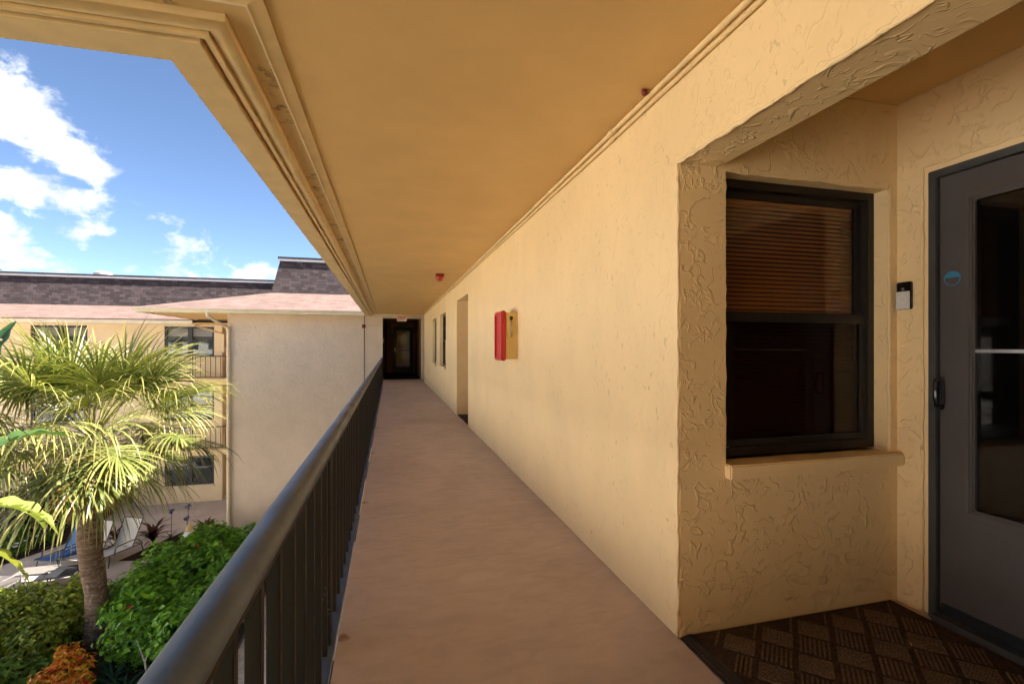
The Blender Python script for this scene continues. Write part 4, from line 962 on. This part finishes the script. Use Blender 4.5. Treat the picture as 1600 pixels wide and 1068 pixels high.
bt.build('leaf_bases', 'palm_dead', palm, attrs={'r': [rg.random() for _ in bt.v], 'tip': [0.0]*len(bt.v)})
CR = TOP+Vector((0, 0, 0.62))
def frond(azm, elv, plen, flen, droop, mat, seed, name='frond'):
    rg = random.Random(seed)
    b = MB(); rr = []; tt = []
    h = Vector((math.cos(azm), math.sin(azm), 0)); side = Vector((-math.sin(azm), math.cos(azm), 0))
    d = h*math.cos(elv)+Vector((0, 0, math.sin(elv)))
    p_ = CR+Vector((0, 0, 0.35*math.sin(elv)))+h*0.10; prev = None
    for q in range(7):                                   # petiole
        wq = 0.045-0.003*q; up_ = side.cross(d)
        i0 = len(b.v); b.v += [tuple(p_-side*wq/2), tuple(p_+side*wq/2), tuple(p_-up_*wq*0.5)]; rr += [.75]*3; tt += [0.25]*3
        if prev is not None: b.f += [(prev, prev+1, i0+1, i0), (prev+1, prev+2, i0+2, i0+1), (prev+2, prev, i0, i0+2)]
        prev = i0
        if q < 6: p_ = p_+d*plen/6; d = (d-Vector((0, 0, droop*0.07))).normalized()
    hub = p_; nrm = side.cross(d).normalized()
    if nrm.z < 0: nrm = -nrm
    ns = 44; roll = rg.uniform(-.45, .45); side, nrm = side*math.cos(roll)+nrm*math.sin(roll), nrm*math.cos(roll)-side*math.sin(roll); lr = rg.uniform(.15, .8)
    for s in range(ns):
        f = (s+0.5)/ns*2-1; th = f*R(122)
        base = hub+d*(0.42*flen*(1-abs(f))*0.55)-nrm*(0.10*flen*(1-abs(f)))   # the costa carries the middle leaflets outward
        sd = (d*math.cos(th)+side*math.sin(th)+nrm*0.16*rg.uniform(.2, 1.4)).normalized()
        ll = flen*(0.70+0.30*math.cos(th*0.8))*rg.uniform(.88, 1.08)
        wid = 0.046*rg.uniform(.8, 1.15); q_ = base; dd = sd; pv = None
        wv = dd.cross(nrm).normalized(); dr = droop*rg.uniform(.6, 1.7); rv = min(1, max(0, lr+rg.gauss(0, .18))); tw = rg.uniform(-.5, .5)
        nseg = 6
        for k in range(nseg+1):
            g_ = k/nseg; wk = wid*(0.45+0.75*math.sin(math.pi*min(1, .15+.6*g_)))*(1-g_**3*0.93)*0.8
            wvv = (wv*math.cos(tw*g_)+nrm*math.sin(tw*g_))
            i0 = len(b.v); b.v += [tuple(q_-wvv*wk/2), tuple(q_+wvv*wk/2)]; rr += [rv, rv]; tv = max(0, g_-0.55)*1.7*rg.uniform(.3, 1.0); tt += [tv, tv]
            if pv is not None: b.f.append((pv, pv+1, i0+1, i0))
            pv = i0; q_ = q_+dd*ll/nseg
            dd = (dd+Vector((0, 0, -dr*(0.13+0.62*g_*g_)))).normalized()
    return b.build(name, mat, palm, attrs={'r': rr, 'tip': tt})
nf = 56
for k in range(nf):
    f = k/(nf-1)                                         # 0 = newest, upright; 1 = oldest, hanging
    a = k*2.39996+rg.uniform(-.2, .2)
    e = R(84-88*f**0.85+rg.uniform(-12, 12))
    frond(a, e, 1.05+0.5*math.sin(math.pi*min(1, f*1.1))+rg.uniform(-.1, .15), rg.uniform(1.35, 1.75), 0.60+0.75*f, 'palm_leaf', 500+k)
for k in range(5):
    a = k*1.31+0.5; frond(a, R(-62+rg.uniform(-8, 8)), 0.55, 0.75, 0.9, 'palm_dead', 900+k, 'dead_frond')

# ---- giant bird of paradise that leans into the frame
bp = thing('bird_of_paradise_plant', 'broad paddle leaved bird of paradise plant left of the palm', 'plant', (-6.55, 9.4, GZ), fixed=True)
def paddle(p0, d0, plen, L, Wd, rv, bend=0.5, tipv=0.0):
    b = MB(); rr = []; tt = []
    p_ = Vector(p0); d = Vector(d0).normalized(); stp = [p_.copy()]
    for k in range(8): p_ = p_+d*plen/8; d = (d+Vector((0, 0, -0.03*bend))).normalized(); stp.append(p_.copy())
    MB().tube([tuple(q) for q in stp], [0.045-0.003*k for k in range(9)], 6).build('leaf_stalk', 'strap_stalk', bp, smooth=True)
    side = d.cross(Vector((0, 0, 1)))
    side = side.normalized() if side.length > .05 else Vector((1, 0, 0))
    pv = None; r_ = random.Random(int(rv*1e4))
    for k in range(41):
        g_ = k/40; wk = Wd*max(0.0, math.sin(math.pi*(0.06+0.94*g_)**0.8))**0.7 if k < 40 else 0.01
        nrm = side.cross(d).normalized(); wob = 0.05*math.sin(k*0.65+rv*9)
        i0 = len(b.v); b.v += [tuple(p_-side*wk/2+nrm*(wk*0.20+wob*wk)), tuple(p_), tuple(p_+side*wk/2+nrm*(wk*0.20-wob*wk))]
        v_ = min(1, max(0, rv*0.75+r_.gauss(0, .03))); rr += [v_]*3; tt += [tipv+0.3*g_*tipv]*3
        if pv is not None:
            if r_.random() > 0.07: b.f.append((pv, pv+1, i0+1, i0))
            if r_.random() > 0.07: b.f.append((pv+1, pv+2, i0+2, i0+1))
        pv = i0; p_ = p_+d*L/40; d = (d+Vector((0, 0, -0.030*bend))).normalized()
    o = b.build('leaf', 'paradise_leaf', bp, attrs={'r': rr, 'tip': tt}, smooth=True)
plain('strap_stalk', (0.10, 0.16, 0.05), 0.5, 0.2, 12)
BPX = Vector((-6.75, 9.1, GZ))
MB().tube([tuple(BPX), tuple(BPX+Vector((0.03, 0, 1.6))), tuple(BPX+Vector((-.02, .05, 3.2))), tuple(BPX+Vector((.02, .08, 4.6)))], [.13, .12, .11, .10], 10).build('stem', 'palm_bark', bp, smooth=True)
for (z, dx_, dy_, dz_, pl, L, Wd, rv, bd, tv) in [(4.6, .10, .30, 1.0, 1.6, 1.5, .50, .10, .5, 0), (4.5, .45, .55, 1.0, .9, 1.2, .45, .25, 1.2, 0), (4.3, .62, .35, .35, .5, 1.25, .45, .75, 1.5, .25),
        (4.4, -.7, .2, .9, 1.3, 1.5, .5, .3, 1.0, 0), (4.4, -.1, -.8, .9, 1.3, 1.5, .5, .3, 1.0, 0), (4.2, .5, .8, .45, .5, 1.2, .42, .6, 1.4, .2), (3.9, .55, .45, -.05, .35, 1.15, .40, .9, 1.2, .45), (4.5, -.5, .7, .8, 1.2, 1.4, .45, .35, 1.1, 0)]:
    paddle(BPX+Vector((0, 0.05, z)), (dx_, dy_, dz_), pl, L, Wd, rv, bd, tv)
bp2 = thing('bird_of_paradise_plant', 'young bird of paradise with a pale leaf over the low bush', 'plant', (-7.3, 9.6, GZ), fixed=True)
_bp = bp; bp = bp2
for (dx_, dy_, dz_, pl, L, Wd, rv, bd, tv) in [(.55, .25, 1.1, .75, .95, .30, .95, 2.2, .5), (-.4, .3, 1.2, .7, .9, .3, .5, 1.5, 0), (.1, -.6, 1.1, .7, .9, .3, .5, 1.5, 0), (.75, -.25, .9, .5, .9, .26, .9, 2.2, .45)]:
    paddle(Vector((-7.3, 9.6, GZ)), (dx_, dy_, dz_), pl, L, Wd, rv, bd, tv)

# ---- trees behind the back wing
def tree(label, x, y, h, r, seed):
    t_ = thing('tree', label, 'tree', (x, y, GZ), fixed=True)
    MB().tube([(x, y, GZ), (x+.1, y, GZ+h*.35), (x-.1, y+.1, GZ+h*.7), (x, y, GZ+h*.92)], [.28, .22, .15, .05], 8).build('trunk', 'stem_brown', t_, smooth=True)
    q = random.Random(seed); lm = MB(); blobs = []
    for k in range(11):
        a = k*2.4; rr_ = r*q.uniform(.25, .75); zz_ = GZ+h*(0.62+0.034*k); p_ = (x+rr_*math.cos(a), y+rr_*math.sin(a), zz_)
        lm.tube([(x, y, GZ+h*(.45+.03*k)), ((x+p_[0])/2, (y+p_[1])/2, zz_-.4), p_], [.09, .06, .02], 5); blobs.append((*p_, r*.38, r*.38, r*.28))
    lm.build('limbs', 'stem_brown', t_)
    foliage('crown', 'tree_leaf', t_, leaves(5200, blobs, 0.26, seed))
tree('green tree top just showing over the long flat roof', -28.6, 41, 13.4, 2.6, 61)
tree('green tree top over the flat roof beside the cloud bank', -40, 46, 14.3, 3.0, 62)

# ================================================================== patio loungers
def lounger(name, label, loc, rz, sling, frame, back_ang=52, group=None, flip=False):
    t_ = thing(name, label, 'lounger', (loc[0], loc[1], GZ+0.004), rz, group)
    # local: feet at -Y, back at +Y; seat from y=-0.75 to 0.35
    wd = 0.36; zs = 0.36
    ca, sa = math.cos(R(back_ang)), math.sin(R(back_ang)); LB = 0.88
    def slg(p0, p1, nm):
        b = MB(); n = 8
        for k in range(n+1):
            f = k/n; sag = -0.035*math.sin(math.pi*f)
            y = p0[0]+(p1[0]-p0[0])*f; z = p0[1]+(p1[1]-p0[1])*f
            dy, dz = p1[0]-p0[0], p1[1]-p0[1]; L = math.hypot(dy, dz); ny, nz = -dz/L, dy/L
            for xx, e in ((-wd, 0), (wd, 0)):
                b.v.append((xx, y+ny*sag, z+nz*sag)); b.v.append((xx, y+ny*(sag-0.012), z+nz*(sag-0.012)))
        for k in range(n):
            o = k*4; b.f += [(o, o+2, o+6, o+4), (o+1, o+5, o+7, o+3), (o, o+4, o+5, o+1), (o+2, o+3, o+7, o+6)]
        b.f += [(0, 1, 3, 2), (n*4, n*4+2, n*4+3, n*4+1)]
        o = b.build(nm, sling, t_, smooth='auto'); return o
    hinge = (0.30, zs)
    slg((-0.52, zs+0.02), hinge, 'seat'); slg((0.32, zs+0.01), (0.32+LB*ca, zs+LB*sa), 'backrest')
    fr = MB()
    for sx in (-1, 1):
        fr.tube([(sx*(wd+.012), -0.54, zs+.015), (sx*(wd+.012), 0.32, zs)], 0.016, 7)
        fr.tube([(sx*(wd+.012), 0.32, zs), (sx*(wd+.012), 0.34+LB*ca, zs+LB*sa+.02)], 0.016, 7)
    fr.tube([(-wd-.01, -0.54, zs+.015), (wd+.01, -0.54, zs+.015)], 0.016, 7).tube([(-wd-.01, .34+LB*ca, zs+LB*sa+.02), (wd+.01, .34+LB*ca, zs+LB*sa+.02)], 0.016, 7)
    fr.build('frame', frame, t_, smooth='auto')
    for sx in (-1, 1):
        for y_, tilt in ((-0.42, -0.06), (0.62, 0.10)):
            MB().tube([(sx*(wd+.02), y_, zs-.005 if y_ < 0 else zs-.005), (sx*(wd+.03), y_+tilt, 0.0)], 0.015, 7).build('leg', frame, t_, smooth='auto')
        MB().tube([(sx*(wd+.045), -0.30, zs), (sx*(wd+.055), -0.28, zs+.19), (sx*(wd+.055), -0.20, zs+.23), (sx*(wd+.055), 0.30, zs+.24), (sx*(wd+.05), 0.50, zs+.20), (sx*(wd+.03), 0.66, zs-.01)], 0.017, 7).build('armrest', frame, t_, smooth='auto')
    MB().tube([(-wd-.02, 0.62, zs-.01), (wd+.02, 0.62, zs-.01)], 0.013, 6).tube([(-wd-.012, 0.32, zs), (-wd-.02, .62, zs-.01)], .013, 6).tube([(wd+.012, 0.32, zs), (wd+.02, .62, zs-.01)], .013, 6).build('brace', frame, t_)
    return t_
lounger('sun_lounger', 'blue sling patio lounger with raised back beside the palm trunk', (-10.15, 18.3), R(-25), 'sling_blue', 'lounger_frame', 66)
lounger('sun_lounger', 'cream sling lounger half hidden behind the palm trunk', (-9.55, 18.2), R(-22), 'sling_cream', 'lounger_frame', 66)
lounger('sun_lounger', 'cream sling lounger on the hedge side of the palm trunk', (-8.75, 18.25), R(-25), 'sling_cream', 'lounger_frame', 66)
lounger('sun_lounger', 'black backed lounger close behind the palm trunk', (-9.3, 16.85), R(-82), 'sling_black', 'lounger_frame', 60)
lounger('sun_lounger', 'grey sling lounger at the back corner of the clipped hedge', (-10.6, 16.3), R(168), 'sling_grey', 'lounger_frame_pale', 48)
lounger('sun_lounger', 'grey sling lounger in the sun patch beyond the clipped hedge', (-11.6, 15.9), R(168), 'sling_grey', 'lounger_frame_pale', 48)
tb = thing('patio_table', 'low dark rectangular table between the blue and black loungers', 'table', (-10.0, 17.05, GZ+0.004))
MB().bevbox(-0.55, 0.35, -0.28, 0.28, 0.38, 0.41, 0.005).build('top', 'lounger_frame_pale', tb)
for sx in (-.5, .3):
    for sy in (-.23, .23): MB().tube([(sx, sy, 0), (sx, sy, .38)], .016, 6).build('leg', 'lounger_frame', tb)

for o in list(bpy.data.objects):
    if '_fixed' in o.keys(): del o['_fixed']
